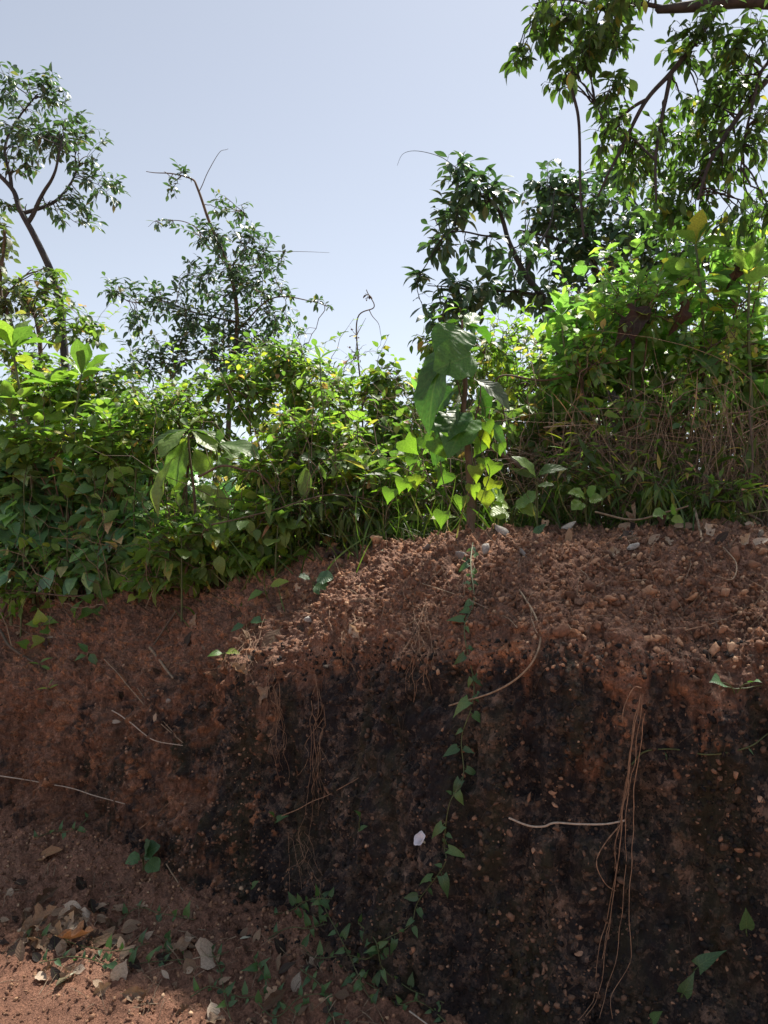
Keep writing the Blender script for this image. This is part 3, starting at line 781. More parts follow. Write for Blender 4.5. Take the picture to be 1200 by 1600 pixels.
def leafy(name, label, cat, root, limbs, clumps, kind, mat, size, rng, per=7, wood='twig', singles=0, group=None, limb_name='branch', trunk_name='trunk', droop=0.25, spread=60, whorl=1,
          lift=0.12, start=0.25, twig_r=0.0025, mass='foliage', extra=None, jitter=0.35, tw_sides=3, sub_r=0.006):
    """limbs: list of (world points, r0, r1), the first is the trunk or main stem. clumps: (centre, radii, sub-branches, twigs)"""
    t = thing(name, label, cat, root, group)
    lp = []
    for i, (pts, r0, r1) in enumerate(limbs):
        if i and lp:                                             # a limb starts on the wood it grows from
            allp = np.vstack(lp); pts = np.array(pts, float); dd = np.linalg.norm(allp - pts[0], axis=1)
            if dd.min() < 0.4 and limb_name == 'branch': pts = np.vstack([allp[dd.argmin()], pts[1:]])
        pth = wobble(pts, 0.025, rng, max(12, 8 * len(pts)))
        lp.append(pth)
        tubes(trunk_name if i == 0 else limb_name, [(pth, r0, r1)], M[wood], t, 7)
    limb_pts = np.vstack([p[len(p) // 4:] if i == 0 and len(lp) > 1 else p for i, p in enumerate(lp)])
    L = Leaves(); tw = []
    for c, rad, nsub, ntw in clumps:
        c = np.asarray(c, float); rad = np.asarray(rad, float)
        subs = []
        for g in in_ball(rng, nsub, 2.5):
            tgt = c + g * rad * 0.8
            dd = np.linalg.norm(limb_pts - tgt, axis=1); a = limb_pts[np.argsort(dd)[rng.integers(0, min(5, len(dd)))]]
            pth = arcpath(a, tgt, rng, 8, lift, 0.08); subs.append(pth); tw.append((pth, sub_r, twig_r))
        sp = np.vstack([s_[2:] for s_ in subs])
        for g in in_ball(rng, ntw, 2.2):
            tgt = c + g * rad
            dd = np.linalg.norm(sp - tgt, axis=1); a = sp[np.argsort(dd)[rng.integers(0, min(6, len(dd)))]]
            pth = arcpath(a, tgt, rng, 6, lift * 0.6, 0.08); tw.append((pth, twig_r, twig_r * 0.4))
            ln = np.linalg.norm(pth[-1] - pth[0])
            m = max(3, int(per * min(1.6, 0.45 + ln / (6 * size))))
            twig_leaves(L, pth, m, size, rng, start, spread, droop, whorl, jitter)
    if extra: extra(L, tw, t)
    if tw: tubes('twigs', tw, M[wood], t, tw_sides, kind='stuff')
    make_leaves(L, kind, mat, t, rng, singles, mass=mass)
    return t

def pxr(cx, cy, d, rx, ry, rz, nsub, ntw):
    """a clump given by its place in the photograph: centre, depth, radii in pixels at that depth, thickness rz in metres"""
    return (P(cx, cy, d), (rx * d / FOC, rz, ry * d / FOC), nsub, ntw)
def PP(lst, d=None):
    return np.array([P(a[0], a[1], a[2] if len(a) > 2 else d) for a in lst])
# ------------------------------------------------------------------ trees and shrubs against the sky
R_ = np.random.default_rng
def ground_at(px, d):
    p = P(px, 850, d); return drop(p[0], p[1])

# the tree at the left edge: a dark leaning trunk forking into an open crown
g = ground_at(112, 7.0)
leafy('tree', 'slender dark-trunked tree with open leafy crown at the left edge', 'tree', g,
      [(np.vstack([g, PP([(106, 520), (98, 450), (72, 385), (45, 335), (18, 290), (-20, 250)], 7.0)]), .040, .018),
       (PP([(52, 345, 7), (68, 305, 6.9), (85, 270, 6.8), (98, 225, 6.8)]), .022, .008),
       (PP([(45, 335, 7), (85, 315, 7.1), (112, 285, 7.2), (125, 255, 7.2)]), .020, .007),
       (PP([(18, 290, 7), (10, 235, 7.2), (30, 180, 7.3), (60, 150, 7.3)]), .018, .006),
       (PP([(-20, 250, 7), (-60, 190, 7), (-70, 120, 7)]), .02, .006),
       (PP([(98, 470, 7), (85, 450, 6.8), (62, 442, 6.8)]), .03, .012)],
      [pxr(85, 155, 7.2, 48, 38, .4, 7, 27), pxr(20, 160, 7.2, 42, 60, .5, 7, 31), pxr(60, 215, 7.0, 60, 45, .5, 8, 35), pxr(120, 215, 7.1, 50, 50, .4, 8, 31),
       pxr(160, 290, 7.2, 36, 38, .3, 6, 22), pxr(130, 330, 7.2, 30, 36, .3, 5, 14), pxr(85, 320, 7, 40, 30, .3, 5, 8), pxr(15, 240, 7, 40, 30, .4, 5, 16), pxr(-70, 170, 7, 70, 90, .6, 8, 35), pxr(20, 320, 7, 40, 14, .3, 3, 5)],
      'elliptic', 'leaf_far', .088, R_(1), per=10, wood='bark', droop=.35, singles=40, mass='crown', lift=.08, sub_r=.007)
# the pale-leaved shrub cut by the left edge below it
g = ground_at(10, 6.2)
leafy('shrub', 'pale grey-green shrub cut off by the left edge below the slender tree', 'shrub', g,
      [(np.vstack([g, PP([(20, 560), (5, 450), (2, 360)], 6.2)]), .03, .01), (PP([(8, 470), (40, 430), (70, 420)], 6.2), .01, .005)],
      [pxr(0, 380, 6.2, 28, 50, .3, 6, 22), pxr(5, 470, 6.2, 45, 40, .3, 6, 26)], 'ovate', 'leaf_grey', .10, R_(2), per=7, wood='twig', droop=.5, singles=20)
leafy('shrub', 'mid-green leafy shrub at the foot of the slender dark tree', 'shrub', ground_at(60, 6.4),
      [(np.vstack([ground_at(60, 6.4), PP([(60, 560), (45, 470), (35, 430)], 6.3)]), .025, .008)],
      [pxr(60, 455, 6.3, 62, 45, .35, 8, 40), pxr(110, 510, 6.1, 60, 40, .35, 8, 34), pxr(30, 530, 6, 70, 50, .4, 8, 30)], 'ovate', 'leaf_shrub', .085, R_(3), per=8, singles=20)
# the shrub in the middle with a whip of a stem arching to the left
g = ground_at(352, 6.0)
leafy('shrub', 'tall conical shrub in mid-view with a thin arching top stem', 'shrub', g,
      [(np.vstack([g, PP([(356, 580), (358, 480), (348, 400), (335, 345), (318, 295), (300, 275), (262, 262), (222, 262)], 6.0)]), .022, .0025),
       (PP([(322, 300), (330, 262), (345, 238), (356, 231)], 6.0), .0035, .0012), (PP([(352, 440), (395, 395), (440, 393), (515, 394)], 6.0), .005, .001),
       (PP([(356, 500, 6), (300, 490, 5.9), (250, 470, 5.8), (205, 470, 5.8), (165, 445, 5.8)]), .008, .002),
       (PP([(356, 520, 6), (420, 470, 6.0), (480, 470, 6.0), (522, 482, 6.0)]), .008, .002), (PP([(352, 420), (300, 350), (250, 345), (232, 355)], 6.0), .005, .001),
       (PP([(356, 560), (300, 560), (240, 575), (205, 585)], 5.9), .007, .002), (PP([(350, 430), (390, 370), (378, 330)], 6.0), .006, .001)],
      [pxr(275, 268, 6, 26, 10, .12, 3, 6), pxr(275, 295, 6, 18, 14, .12, 3, 6), pxr(345, 320, 6, 28, 18, .2, 3, 11), pxr(375, 330, 6, 18, 18, .2, 3, 7), pxr(255, 350, 6, 26, 14, .15, 3, 7), pxr(320, 365, 6, 42, 24, .3, 5, 20),
       pxr(375, 385, 6, 55, 42, .4, 7, 45), pxr(420, 400, 6, 44, 26, .35, 5, 25), pxr(330, 440, 6, 70, 48, .45, 9, 70), pxr(400, 450, 6, 60, 44, .45, 8, 57), pxr(350, 520, 6, 80, 50, .5, 10, 112), pxr(290, 500, 5.9, 60, 40, .4, 7, 45),
       pxr(430, 500, 6, 40, 36, .4, 5, 32), pxr(500, 475, 6, 26, 9, .1, 2, 7), pxr(225, 470, 5.8, 48, 30, .3, 6, 30), pxr(180, 450, 5.8, 26, 18, .2, 3, 13), pxr(215, 525, 5.9, 36, 40, .3, 5, 22), pxr(225, 575, 5.9, 40, 24, .3, 4, 21), pxr(270, 555, 5.9, 50, 34, .3, 5, 32), pxr(430, 545, 6, 60, 34, .3, 5, 32), pxr(330, 575, 5.9, 70, 30, .3, 5, 35)],
      'elliptic', 'leaf_far', .066, R_(4), per=8, singles=60, droop=.15, lift=.05, mass='crown', sub_r=.004, trunk_name='stem')
# weeds that stand up against the gap in the middle
g = ground_at(560, 5.2)
leafy('weed', 'bare dark seed stalk standing against the sky in the gap', 'plant', g,
      [(np.vstack([g, PP([(560, 640), (555, 560), (553, 500), (578, 484), (574, 455)], 5.2)]), .007, .003), (PP([(578, 484), (590, 505), (597, 530)], 5.2), .003, .001), (PP([(556, 530), (565, 510), (572, 497)], 5.2), .003, .001)],
      [pxr(575, 462, 5.2, 5, 6, .02, 2, 4), pxr(555, 545, 5.2, 16, 40, .1, 4, 9)], 'small', 'dead_red', .022, R_(6), per=4, trunk_name='stem')

# dark tree right of the gap, leaning stem
g = ground_at(880, 5.6)
leafy('tree', 'dark-leaved leaning small tree right of the sky gap', 'tree', g,
      [(np.vstack([g, PP([(868, 560), (850, 478), (825, 425), (800, 375), (778, 330), (735, 300), (712, 265)], 5.6)]), .035, .006),
       (PP([(800, 375, 5.6), (760, 370, 5.5), (700, 365, 5.5), (660, 420, 5.4), (648, 440, 5.4)]), .009, .002), (PP([(778, 335), (750, 290), (715, 250)], 5.6), .009, .002), (PP([(842, 470, 5.6), (790, 455, 5.5), (720, 450, 5.5), (670, 448, 5.5)]), .010, .003),
       (PP([(825, 425, 5.6), (855, 360, 5.7), (870, 300, 5.8)]), .012, .004), (PP([(712, 258), (690, 245), (655, 236), (632, 240), (622, 258)], 5.6), .003, .001)],
      [pxr(712, 262, 5.6, 30, 26, .2, 5, 15), pxr(735, 300, 5.6, 58, 34, .3, 8, 41), pxr(700, 340, 5.6, 34, 34, .3, 6, 24), pxr(775, 320, 5.6, 36, 26, .3, 5, 20), pxr(690, 380, 5.5, 30, 22, .25, 5, 13), pxr(655, 430, 5.4, 18, 22, .15, 3, 9),
       pxr(770, 385, 5.6, 14, 26, .2, 3, 6), pxr(735, 460, 5.4, 60, 26, .35, 7, 37), pxr(730, 390, 5.5, 10, 22, .2, 2, 5), pxr(815, 405, 5.6, 36, 26, .3, 5, 16), pxr(785, 445, 5.5, 44, 26, .3, 5, 21), pxr(690, 490, 5.4, 50, 30, .3, 6, 25), pxr(840, 465, 5.6, 40, 30, .3, 5, 21)],
      'elliptic', 'leaf_far', .112, R_(7), per=7, wood='bark', droop=.25, singles=50, mass='crown')
g = ground_at(960, 6.2)
leafy('tree', 'dense blue-green tree behind the thicket under the overhanging boughs', 'tree', g,
      [(np.vstack([g, PP([(950, 560), (935, 480), (915, 400), (890, 330), (870, 280)], 6.2)]), .05, .012), (PP([(925, 440, 6.2), (980, 380, 6.3), (1020, 330, 6.3)]), .02, .006), (PP([(910, 390, 6.2), (850, 370, 6.0), (810, 360, 6.0)]), .016, .005), (PP([(935, 480, 6.2), (1020, 420, 6.3), (1100, 380, 6.4)]), .02, .006)],
      [pxr(870, 290, 6.2, 50, 38, .4, 8, 42), pxr(905, 330, 6.2, 66, 44, .5, 9, 63), pxr(845, 350, 6.1, 40, 34, .35, 6, 30), pxr(960, 380, 6.2, 70, 50, .5, 9, 66), pxr(890, 400, 6.1, 44, 34, .4, 7, 32), pxr(1030, 400, 6.3, 70, 50, .5, 9, 54), pxr(960, 290, 6.3, 40, 40, .4, 6, 30), pxr(1120, 400, 6.3, 80, 60, .5, 9, 54), pxr(880, 450, 6, 40, 30, .3, 6, 21), pxr(950, 450, 6.1, 50, 36, .4, 6, 27), pxr(830, 300, 6.2, 24, 22, .2, 4, 9), pxr(1010, 330, 6.3, 46, 40, .4, 6, 25)],
      'ovate', 'leaf_far', .102, R_(8), per=7, wood='bark', droop=.3, singles=40, mass='crown')
# the big tree outside the frame at the right whose boughs hang into the picture
g = ground_at(1700, 4.32)
leafy('tree', 'overhanging tree whose boughs and drooping leaflets fill the top right corner', 'tree', g,
      [(np.vstack([g, PP([(1690, 500), (1600, 200), (1400, 20), (1200, 2), (1120, 8), (1045, 14)], 4.00)]), .10, .020),
       (PP([(1125, 8), (1085, 65), (1048, 108), (1005, 155), (965, 230), (945, 268), (930, 300)], 4.00), .018, .005), (PP([(1044, 112, 4.00), (1032, 190, 3.96), (1022, 250, 3.92), (1022, 315, 3.92)]), .012, .006),
       (PP([(1400, 20, 4.0), (1260, 60, 3.92), (1200, 120, 3.92), (1150, 185, 3.92), (1110, 250, 3.92), (1088, 312, 3.92)]), .024, .007), (PP([(1205, 40), (1192, 110), (1172, 190), (1160, 270)], 3.84), .012, .004),
       (PP([(1045, 14), (980, 10), (900, 0), (830, 5)], 4.00), .013, .003), (PP([(1200, 2, 4.0), (1150, -60, 4.0), (1000, -90, 4.1), (900, -180, 4.4), (800, -230, 5.2), (720, -220, 6.0)]), .03, .008), (PP([(1005, 155, 4.0), (950, 190, 4.0), (930, 160, 4.0)]), .01, .003),  # the long bough rising above the view is added, carrying the shading clumps
       (PP([(1022, 250, 3.92), (990, 215, 4.0), (960, 200, 4.0)]), .008, .003)],
      [pxr(870, 35, 4.0, 60, 40, .35, 8, 58), pxr(940, 40, 4.0, 60, 44, .4, 8, 64), pxr(815, 80, 4.0, 20, 16, .15, 3, 12), pxr(875, 110, 4.0, 26, 20, .2, 3, 13), pxr(950, 150, 4.0, 26, 34, .3, 4, 20), pxr(960, 205, 4.08, 36, 40, .3, 5, 29), pxr(1000, 250, 4.16, 50, 45, .4, 7, 49),
       pxr(1090, 60, 3.92, 60, 36, .3, 6, 38), pxr(1150, 90, 3.84, 50, 60, .4, 7, 49), pxr(1110, 170, 4.16, 70, 50, .4, 8, 58), pxr(1070, 230, 4.24, 60, 60, .4, 8, 58), pxr(1150, 260, 4.0, 60, 60, .4, 8, 41), pxr(1060, 330, 4.32, 70, 40, .4, 8, 52), pxr(1160, 350, 4.0, 60, 40, .4, 7, 31),
       pxr(980, -30, 4.0, 120, 40, .5, 8, 44), pxr(1080, -160, 4.3, 170, 110, .6, 12, 58), pxr(900, -180, 4.6, 130, 80, .6, 9, 36), pxr(1300, -120, 4.2, 130, 120, .6, 10, 43), pxr(800, -215, 5.8, 120, 60, .6, 8, 55), pxr(690, -215, 6.2, 110, 60, .6, 8, 50), pxr(760, -260, 5.0, 130, 80, .6, 8, 29), pxr(1290, 150, 4.0, 60, 130, .5, 9, 28), pxr(925, 85, 4.0, 40, 26, .3, 4, 23), pxr(1190, 190, 3.84, 30, 60, .3, 4, 20)],  # unseen clumps above the frame are added to shade the shoulder and road
      'elliptic', 'leaf_over', .080, R_(9), per=7, wood='bark', droop=.75, singles=90, mass='crown', lift=.05, spread=70, sub_r=.006)
g = P(908, 300, 3.92)
v = thing('hanging_vine', 'thin dark dead vine hanging straight down from the upper leaves', 'vine', P(893, 105, 3.96))
tubes('stem', [(wobble(PP([(893, 105), (895, 140), (903, 180), (906, 230), (908, 300), (912, 370)], 3.96), .006, R_(10), 30), .009, .006)], M['bark'], v, 6)
L = Leaves(); twig_leaves(L, PP([(880, 100), (893, 112), (893, 122)], 3.92), 5, .11, R_(11), 0.2, 60, .9); make_leaves(L, 'elliptic', 'leaf_right', v, R_(12), 5)

# ------------------------------------------------------------------ thickets on the bank top
def mound(label, clumps, mat, kind, size, seed, d, px, name='shrub', per=7, singles=25, ns=5, group=None, wood='twig', droop=.3, cat='shrub', **kw):
    rg = R_(seed)
    g = ground_at(px, d)
    limbs = []
    for i in range(ns):
        c = clumps[i % len(clumps)]
        tgt = np.array(c[0]) + in_ball(rg, 1)[0] * np.array(c[1]) * .5
        a = drop(g[0] + rg.normal() * .12, g[1] + rg.normal() * .08)
        limbs.append((np.array([a, (a * .6 + tgt * .4) + rg.normal(size=3) * .05, tgt]), .009 + .008 * rg.random(), .003))
    def shoots(L, tw, t):
        for _ in range(kw.get('n_shoots', 12)):
            c, rad = clumps[rg.integers(0, len(clumps))][:2]
            c = np.asarray(c); rad = np.asarray(rad)
            dv = unit(np.array([rg.normal() * .7, rg.normal() * .35 - .2, abs(rg.normal()) * .9 + .25]))
            a = c + dv * rad * .5; b = c + dv * rad * rg.uniform(1.15, 1.75) + UP * rg.uniform(0, .12)
            pth = arcpath(a, b, rg, 8, .08, .1); tw.append((pth, .003, .001))
            twig_leaves(L, pth, int(rg.integers(4, 9)), size * rg.uniform(.6, 1.15), rg, .3, 55, .2)
    kw2 = {k_: v_ for k_, v_ in kw.items() if k_ != 'n_shoots'}
    return leafy(name, label, cat, g, limbs, clumps, kind, mat, size, rg, extra=shoots, per=per, wood=wood, singles=singles, trunk_name='stem', limb_name='stem', droop=droop, group=group, **kw2)

# far fill: shrubs behind everything
for i, (px, py, d, rx, ry, lab) in enumerate([(60, 640, 8.5, 140, 110, 'shadowy shrub far back behind the left-hand broad-leaved stems'), (250, 640, 8, 120, 70, 'far shrub behind the foot of the conical shrub'), (470, 640, 8, 120, 80, 'far shrub behind the bright green mound'), (640, 660, 7.5, 110, 90, 'far shrub low behind the sky gap'),
                                              (820, 600, 7.5, 130, 120, 'far shrub behind the leaning dark tree'), (1020, 560, 7.5, 140, 130, 'far shrub behind the right-hand thicket'), (1200, 540, 7.5, 120, 150, 'far shrub behind the thicket at the right edge')]):
    mound(lab, [pxr(px, py, d, rx, ry, .6, 12, 130), pxr(px, py + 100, d, rx, ry, .6, 10, 70)], 'leaf_shrub', 'ovate', .10, 100 + i, d, px, singles=0, ns=4, per=8)
# the bright mound overgrown with small-leaved climbers
mound('bright green mound of small-leaved climber at the foot of the conical shrub', [pxr(440, 575, 5.0, 80, 55, .35, 10, 110), pxr(380, 610, 4.9, 70, 60, .35, 10, 100), pxr(500, 620, 4.9, 70, 60, .35, 10, 90)], 'leaf_mound', 'small', .062, 201, 5.0, 430, per=9, singles=60)
mound('yellow-green climber mat between the conical shrub and the broad-leaved stems', [pxr(270, 640, 4.8, 90, 45, .35, 10, 120), pxr(310, 690, 4.7, 80, 50, .3, 8, 70), pxr(220, 690, 4.7, 60, 40, .3, 7, 60)], 'leaf_mound', 'small', .055, 202, 4.8, 280, per=9, singles=50)
mound('tangle of slender-leaved green shoots in the middle of the bank top', [pxr(470, 690, 4.5, 80, 60, .35, 10, 90), pxr(420, 740, 4.4, 70, 50, .3, 8, 60), pxr(540, 720, 4.4, 60, 60, .3, 8, 60)], 'leaf_mound', 'elliptic', .085, 203, 4.5, 470, per=8, singles=60)
mound('low green growth below the sky gap beside the thin sapling', [pxr(590, 600, 4.8, 50, 50, .3, 8, 60), pxr(610, 680, 4.6, 60, 60, .3, 8, 70), pxr(570, 760, 4.3, 60, 50, .3, 8, 60)], 'leaf_mound', 'ovate', .07, 204, 4.6, 590, per=8, singles=50)
# the dark creeper wall at left
mound('dark glossy creeper hanging in a wall at the lower left edge', [pxr(40, 740, 5.0, 90, 50, .25, 9, 80), pxr(40, 820, 4.9, 80, 60, .22, 9, 80), pxr(30, 890, 4.85, 60, 36, .2, 6, 40)], 'leaf_dark', 'heart', .14, 211, 5.15, 40, per=6, singles=90, droop=.3)
mound('dark green creeper thicket left of the drooping broad-leaved sapling', [pxr(160, 750, 4.9, 80, 60, .25, 9, 80), pxr(190, 830, 4.75, 70, 55, .22, 9, 70), pxr(140, 890, 4.75, 70, 30, .2, 6, 36)], 'leaf_dark', 'ovate', .135, 212, 5.0, 160, per=6, singles=90, droop=.3)
mound('mixed green weeds below the drooping broad-leaved sapling', [pxr(270, 850, 4.28, 60, 50, .18, 7, 46), pxr(340, 835, 4.2, 70, 50, .18, 8, 50), pxr(420, 815, 4.12, 60, 45, .18, 7, 46), pxr(250, 905, 4.35, 60, 20, .15, 4, 20), pxr(330, 890, 4.2, 60, 18, .1, 4, 16)], 'leaf_big', 'ovate', .095, 213, 4.42, 330, per=5, singles=80, droop=.45)
mound('shaded weeds in the hollow between the sapling and the mound', [pxr(480, 800, 4.15, 70, 36, .2, 6, 46), pxr(560, 800, 4.05, 50, 30, .2, 6, 36)], 'leaf_shrub', 'lance', .10, 214, 4.3, 510, per=6, singles=40)
# thicket at right
mound('yellow-green backlit thicket of broad pointed leaves beside the sapling', [pxr(900, 500, 4.3, 60, 60, .35, 8, 44), pxr(960, 450, 4.4, 70, 60, .4, 8, 44), pxr(900, 590, 4.2, 60, 50, .3, 7, 36), pxr(990, 540, 4.2, 70, 60, .35, 8, 44)], 'leaf_right', 'ovate', .115, 221, 4.3, 940, per=5, singles=110, droop=.5)
mound('broad-leaved thicket against the right edge', [pxr(1080, 430, 4.3, 80, 60, .4, 8, 46), pxr(1160, 480, 4.1, 70, 80, .35, 8, 46), pxr(1090, 540, 4.1, 80, 60, .35, 8, 44), pxr(1190, 600, 4.0, 60, 60, .3, 7, 30), pxr(1170, 390, 4.4, 60, 50, .3, 6, 30)], 'leaf_right', 'ovate', .115, 222, 4.2, 1110, per=5, singles=110, droop=.5)
mound('low sunlit leaves behind the thin sapling and the dry brush', [pxr(820, 590, 4.7, 70, 60, .3, 8, 60), pxr(760, 560, 4.8, 60, 50, .3, 8, 50), pxr(860, 670, 4.4, 80, 50, .3, 8, 50), pxr(690, 540, 4.9, 50, 40, .3, 6, 40)], 'leaf_mound', 'elliptic', .08, 223, 4.7, 800, per=7, singles=50)
mound('dim weeds among the dry brush at the right edge', [pxr(1000, 690, 4.1, 90, 50, .3, 8, 40), pxr(1130, 720, 3.9, 80, 60, .3, 8, 34)], 'leaf_shrub', 'lance', .10, 224, 4.1, 1060, per=5, singles=40)

mound('fine small-leaved climber draped over the right thicket', [pxr(1000, 480, 3.95, 80, 60, .2, 9, 70), pxr(1120, 560, 3.85, 80, 60, .2, 9, 60), pxr(920, 560, 4.0, 70, 60, .2, 8, 60), pxr(1050, 640, 3.8, 90, 50, .2, 8, 50)], 'leaf_right', 'small', .055, 225, 4.1, 1020, per=8, singles=40)
mound('small green weeds at the soil edge under the dry brush', [pxr(900, 745, 3.6, 70, 40, .15, 7, 40), pxr(1010, 765, 3.5, 70, 36, .15, 7, 40), pxr(1130, 770, 3.4, 70, 40, .15, 7, 36)], 'leaf_mound', 'lance', .09, 226, 3.65, 1000, per=6, singles=50)
mound('leafy shrub filling the space between the slender tree and the climber mat', [pxr(130, 610, 5.4, 90, 60, .3, 9, 90), pxr(60, 620, 5.3, 70, 60, .3, 8, 70), pxr(190, 660, 5.2, 70, 50, .3, 8, 60)], 'leaf_mound', 'ovate', .085, 227, 5.4, 120, per=8, singles=50)
mound('light green leafy shoots over the dark creeper at the left edge', [pxr(70, 690, 4.75, 90, 36, .2, 8, 46), pxr(180, 710, 4.7, 70, 36, .2, 7, 40)], 'leaf_big', 'ovate', .10, 228, 4.95, 110, per=6, singles=60)
mound('yellowish weeds spilling over the bank lip at the left', [pxr(90, 905, 4.72, 60, 24, .12, 5, 20), pxr(230, 900, 4.5, 60, 24, .12, 5, 22), pxr(390, 870, 4.2, 60, 26, .12, 5, 24), pxr(20, 930, 4.75, 40, 20, .1, 4, 14)], 'leaf_seed', 'heart', .075, 229, 4.75, 200, per=4, singles=60, ns=8)

# what goes on beyond the sides of the picture
for i, (px, py, d, rx, ry, lab) in enumerate([(-130, 640, 6.0, 130, 110, 'leafy shrub beyond the left edge of the view'), (-330, 660, 6.6, 140, 110, 'rounded shrub further along the bank to the left'), (-560, 680, 7.4, 150, 110, 'last shrub along the bank to the far left'), (1330, 560, 4.6, 120, 140, 'leafy shrub beyond the right edge of the view'), (1560, 580, 4.8, 140, 140, 'rounded shrub further along the bank to the right'), (1850, 600, 5.2, 160, 140, 'last shrub along the bank to the far right')]):
    mound(lab, [pxr(px, py, d, rx, ry, .6, 10, 110), pxr(px, py + 120, d - .3, rx, ry * .8, .5, 10, 90)], 'leaf_mound', 'ovate', .10, 150 + i, d, px, singles=0, ns=4, per=8)
# ------------------------------------------------------------------ single plants one can pick out
def hero_leaf(parent, kind, mat, base, tip, w=1.0, nrm=(0, -0.5, 1), k=1, stalk=None, name='leaf', label=None):
    """one leaf from base to tip (photograph pixel, depth)"""
    a, b = P(*base), P(*tip)
    Lh = np.linalg.norm(b - a)
    R = frames((b - a)[None], np.array([nrm], float))[0]
    o = link(name, leaf_mesh(kind, k, mat), parent)
    if label: o['label'] = label
    Mx = np.eye(4); Mx[:3, :3] = R * (Lh * np.array([w, 1, 1]))[None, :]; Mx[:3, 3] = a - np.array(parent.location)
    o.matrix_basis = Matrix(Mx.tolist())
    return o

def leafy_stem(label, path, r0, r1, pairs, size, kind, mat, seed, top=5, wood='green_stem', name='broadleaf_plant', cat='plant', group=None, up=0.9, start=0.45):
    """an upright stem with leaves in opposite pairs, steep at the top and hanging lower down"""
    rg = R_(seed)
    t = thing(name, label, cat, path[0], group)
    pth = wobble(path, .02, rg, 16)
    tubes('stem', [(pth, r0, r1)], M[wood], t, 7)
    L = Leaves()
    for i in range(pairs):
        f = start + (0.96 - start) * i / max(1, pairs - 1)
        p = pth[int(f * 15)]
        a0 = i * 1.57 + rg.normal() * .3
        for s_ in (0, math.pi):
            e = (up - 0.2) * (f - start) / (1 - start) - 0.25 + rg.normal() * .15
            dv = np.array([math.cos(a0 + s_) * math.cos(e), math.sin(a0 + s_) * math.cos(e), math.sin(e)])
            L.add(p, dv, UP + rg.normal(size=3) * .25, size * rg.uniform(.75, 1.1))
    for j in range(top):
        a = j * 2.4 + rg.normal() * .3; e = up + rg.normal() * .2
        dv = np.array([math.cos(a) * math.cos(e), math.sin(a) * math.cos(e), math.sin(e)])
        L.add(pth[-1], dv, UP * .6 - dv * .2 + np.array([-math.cos(a), -math.sin(a), 0]) * .8, size * rg.uniform(.6, .95))
    make_leaves(L, kind, mat, t, rg, 60)
    return t

# thin sapling with big round leaves, standing on the crest
sp0, _ = surf(735, 818)
dS = sp0[1] + 0.02
t = thing('sapling', 'thin brown-stemmed sapling with large dull round leaves on the bank crest', 'sapling', sp0)
rg = R_(301)
main = wobble(np.vstack([sp0 - [0, 0, .06], PP([(734, 770), (730, 700), (724, 650), (728, 600), (723, 545), (722, 500)], dS)]), .008, rg, 30)
tubes('trunk', [(main, .022, .006)], M['twig'], t, 8)
tubes('stem', [(wobble(PP([(741, 815), (742, 760), (738, 700)], dS + .02), .02, rg, 10), .008, .005)], M['twig'], t, 6)
tubes('branch', [(wobble(PP([(742, 660), (750, 620), (752, 590)], dS), .02, rg, 8), .004, .002)], M['twig'], t, 5)
tubes('branch', [(wobble(PP([(726, 640), (715, 600), (705, 560)], dS), .02, rg, 8), .004, .002)], M['twig'], t, 5)
for kind, base, tip, w, nrm, k in [
    ('round', (748, 552, dS - .10), (680, 572, dS - .18), 1.0, (0, -1.4, .6), 0), ('broad', (706, 540, dS - .05), (640, 640, dS - .20), 0.81, (-.6, -.6, .5), 1), ('broad', (700, 530, dS), (655, 600, dS - .1), 0.89, (-.5, -.4, .7), 0),
    ('round', (728, 510, dS), (690, 545, dS - .15), .9, (0, -1.3, .6), 1), ('round', (725, 500, dS), (668, 512, dS + .05), 0.68, (0, -.3, 1), 1), ('round', (725, 505, dS), (770, 520, dS + .1), 0.68, (.2, -.3, 1), 1), ('broad', (728, 520, dS), (745, 480, dS + .1), 0.68, (0, -1, .3), 0),
    ('round', (726, 640, dS), (692, 672, dS - .16), 0.77, (-.2, -.8, .8), 1), ('broad', (720, 630, dS), (664, 700, dS - .1), 0.89, (-.6, -.7, .4), 1), ('round', (738, 650, dS), (702, 690, dS - .2), 0.68, (-.2, -.9, .6), 1),
    ('broad', (752, 650, dS), (801, 694, dS - .05), 0.59, (.2, -.8, .8), 1), ('round', (715, 605, dS), (672, 640, dS + .08), 0.77, (-.4, -.8, .5), 1), ('round', (742, 600, dS), (775, 650, dS + .1), 0.77, (.3, -.9, .4), 1), ('round', (715, 670, dS + .05), (668, 720, dS + .08), 0.68, (-.3, -.9, .5), 1)]:
    hero_leaf(t, kind, 'leaf_sapling', base, tip, w, nrm, k)
hero_leaf(t, 'broad', 'leaf_grey', (741, 593, dS - .12), (800, 616, dS - .22), .8, (0, -.8, 1), 1, label='withered pale tan leaf')

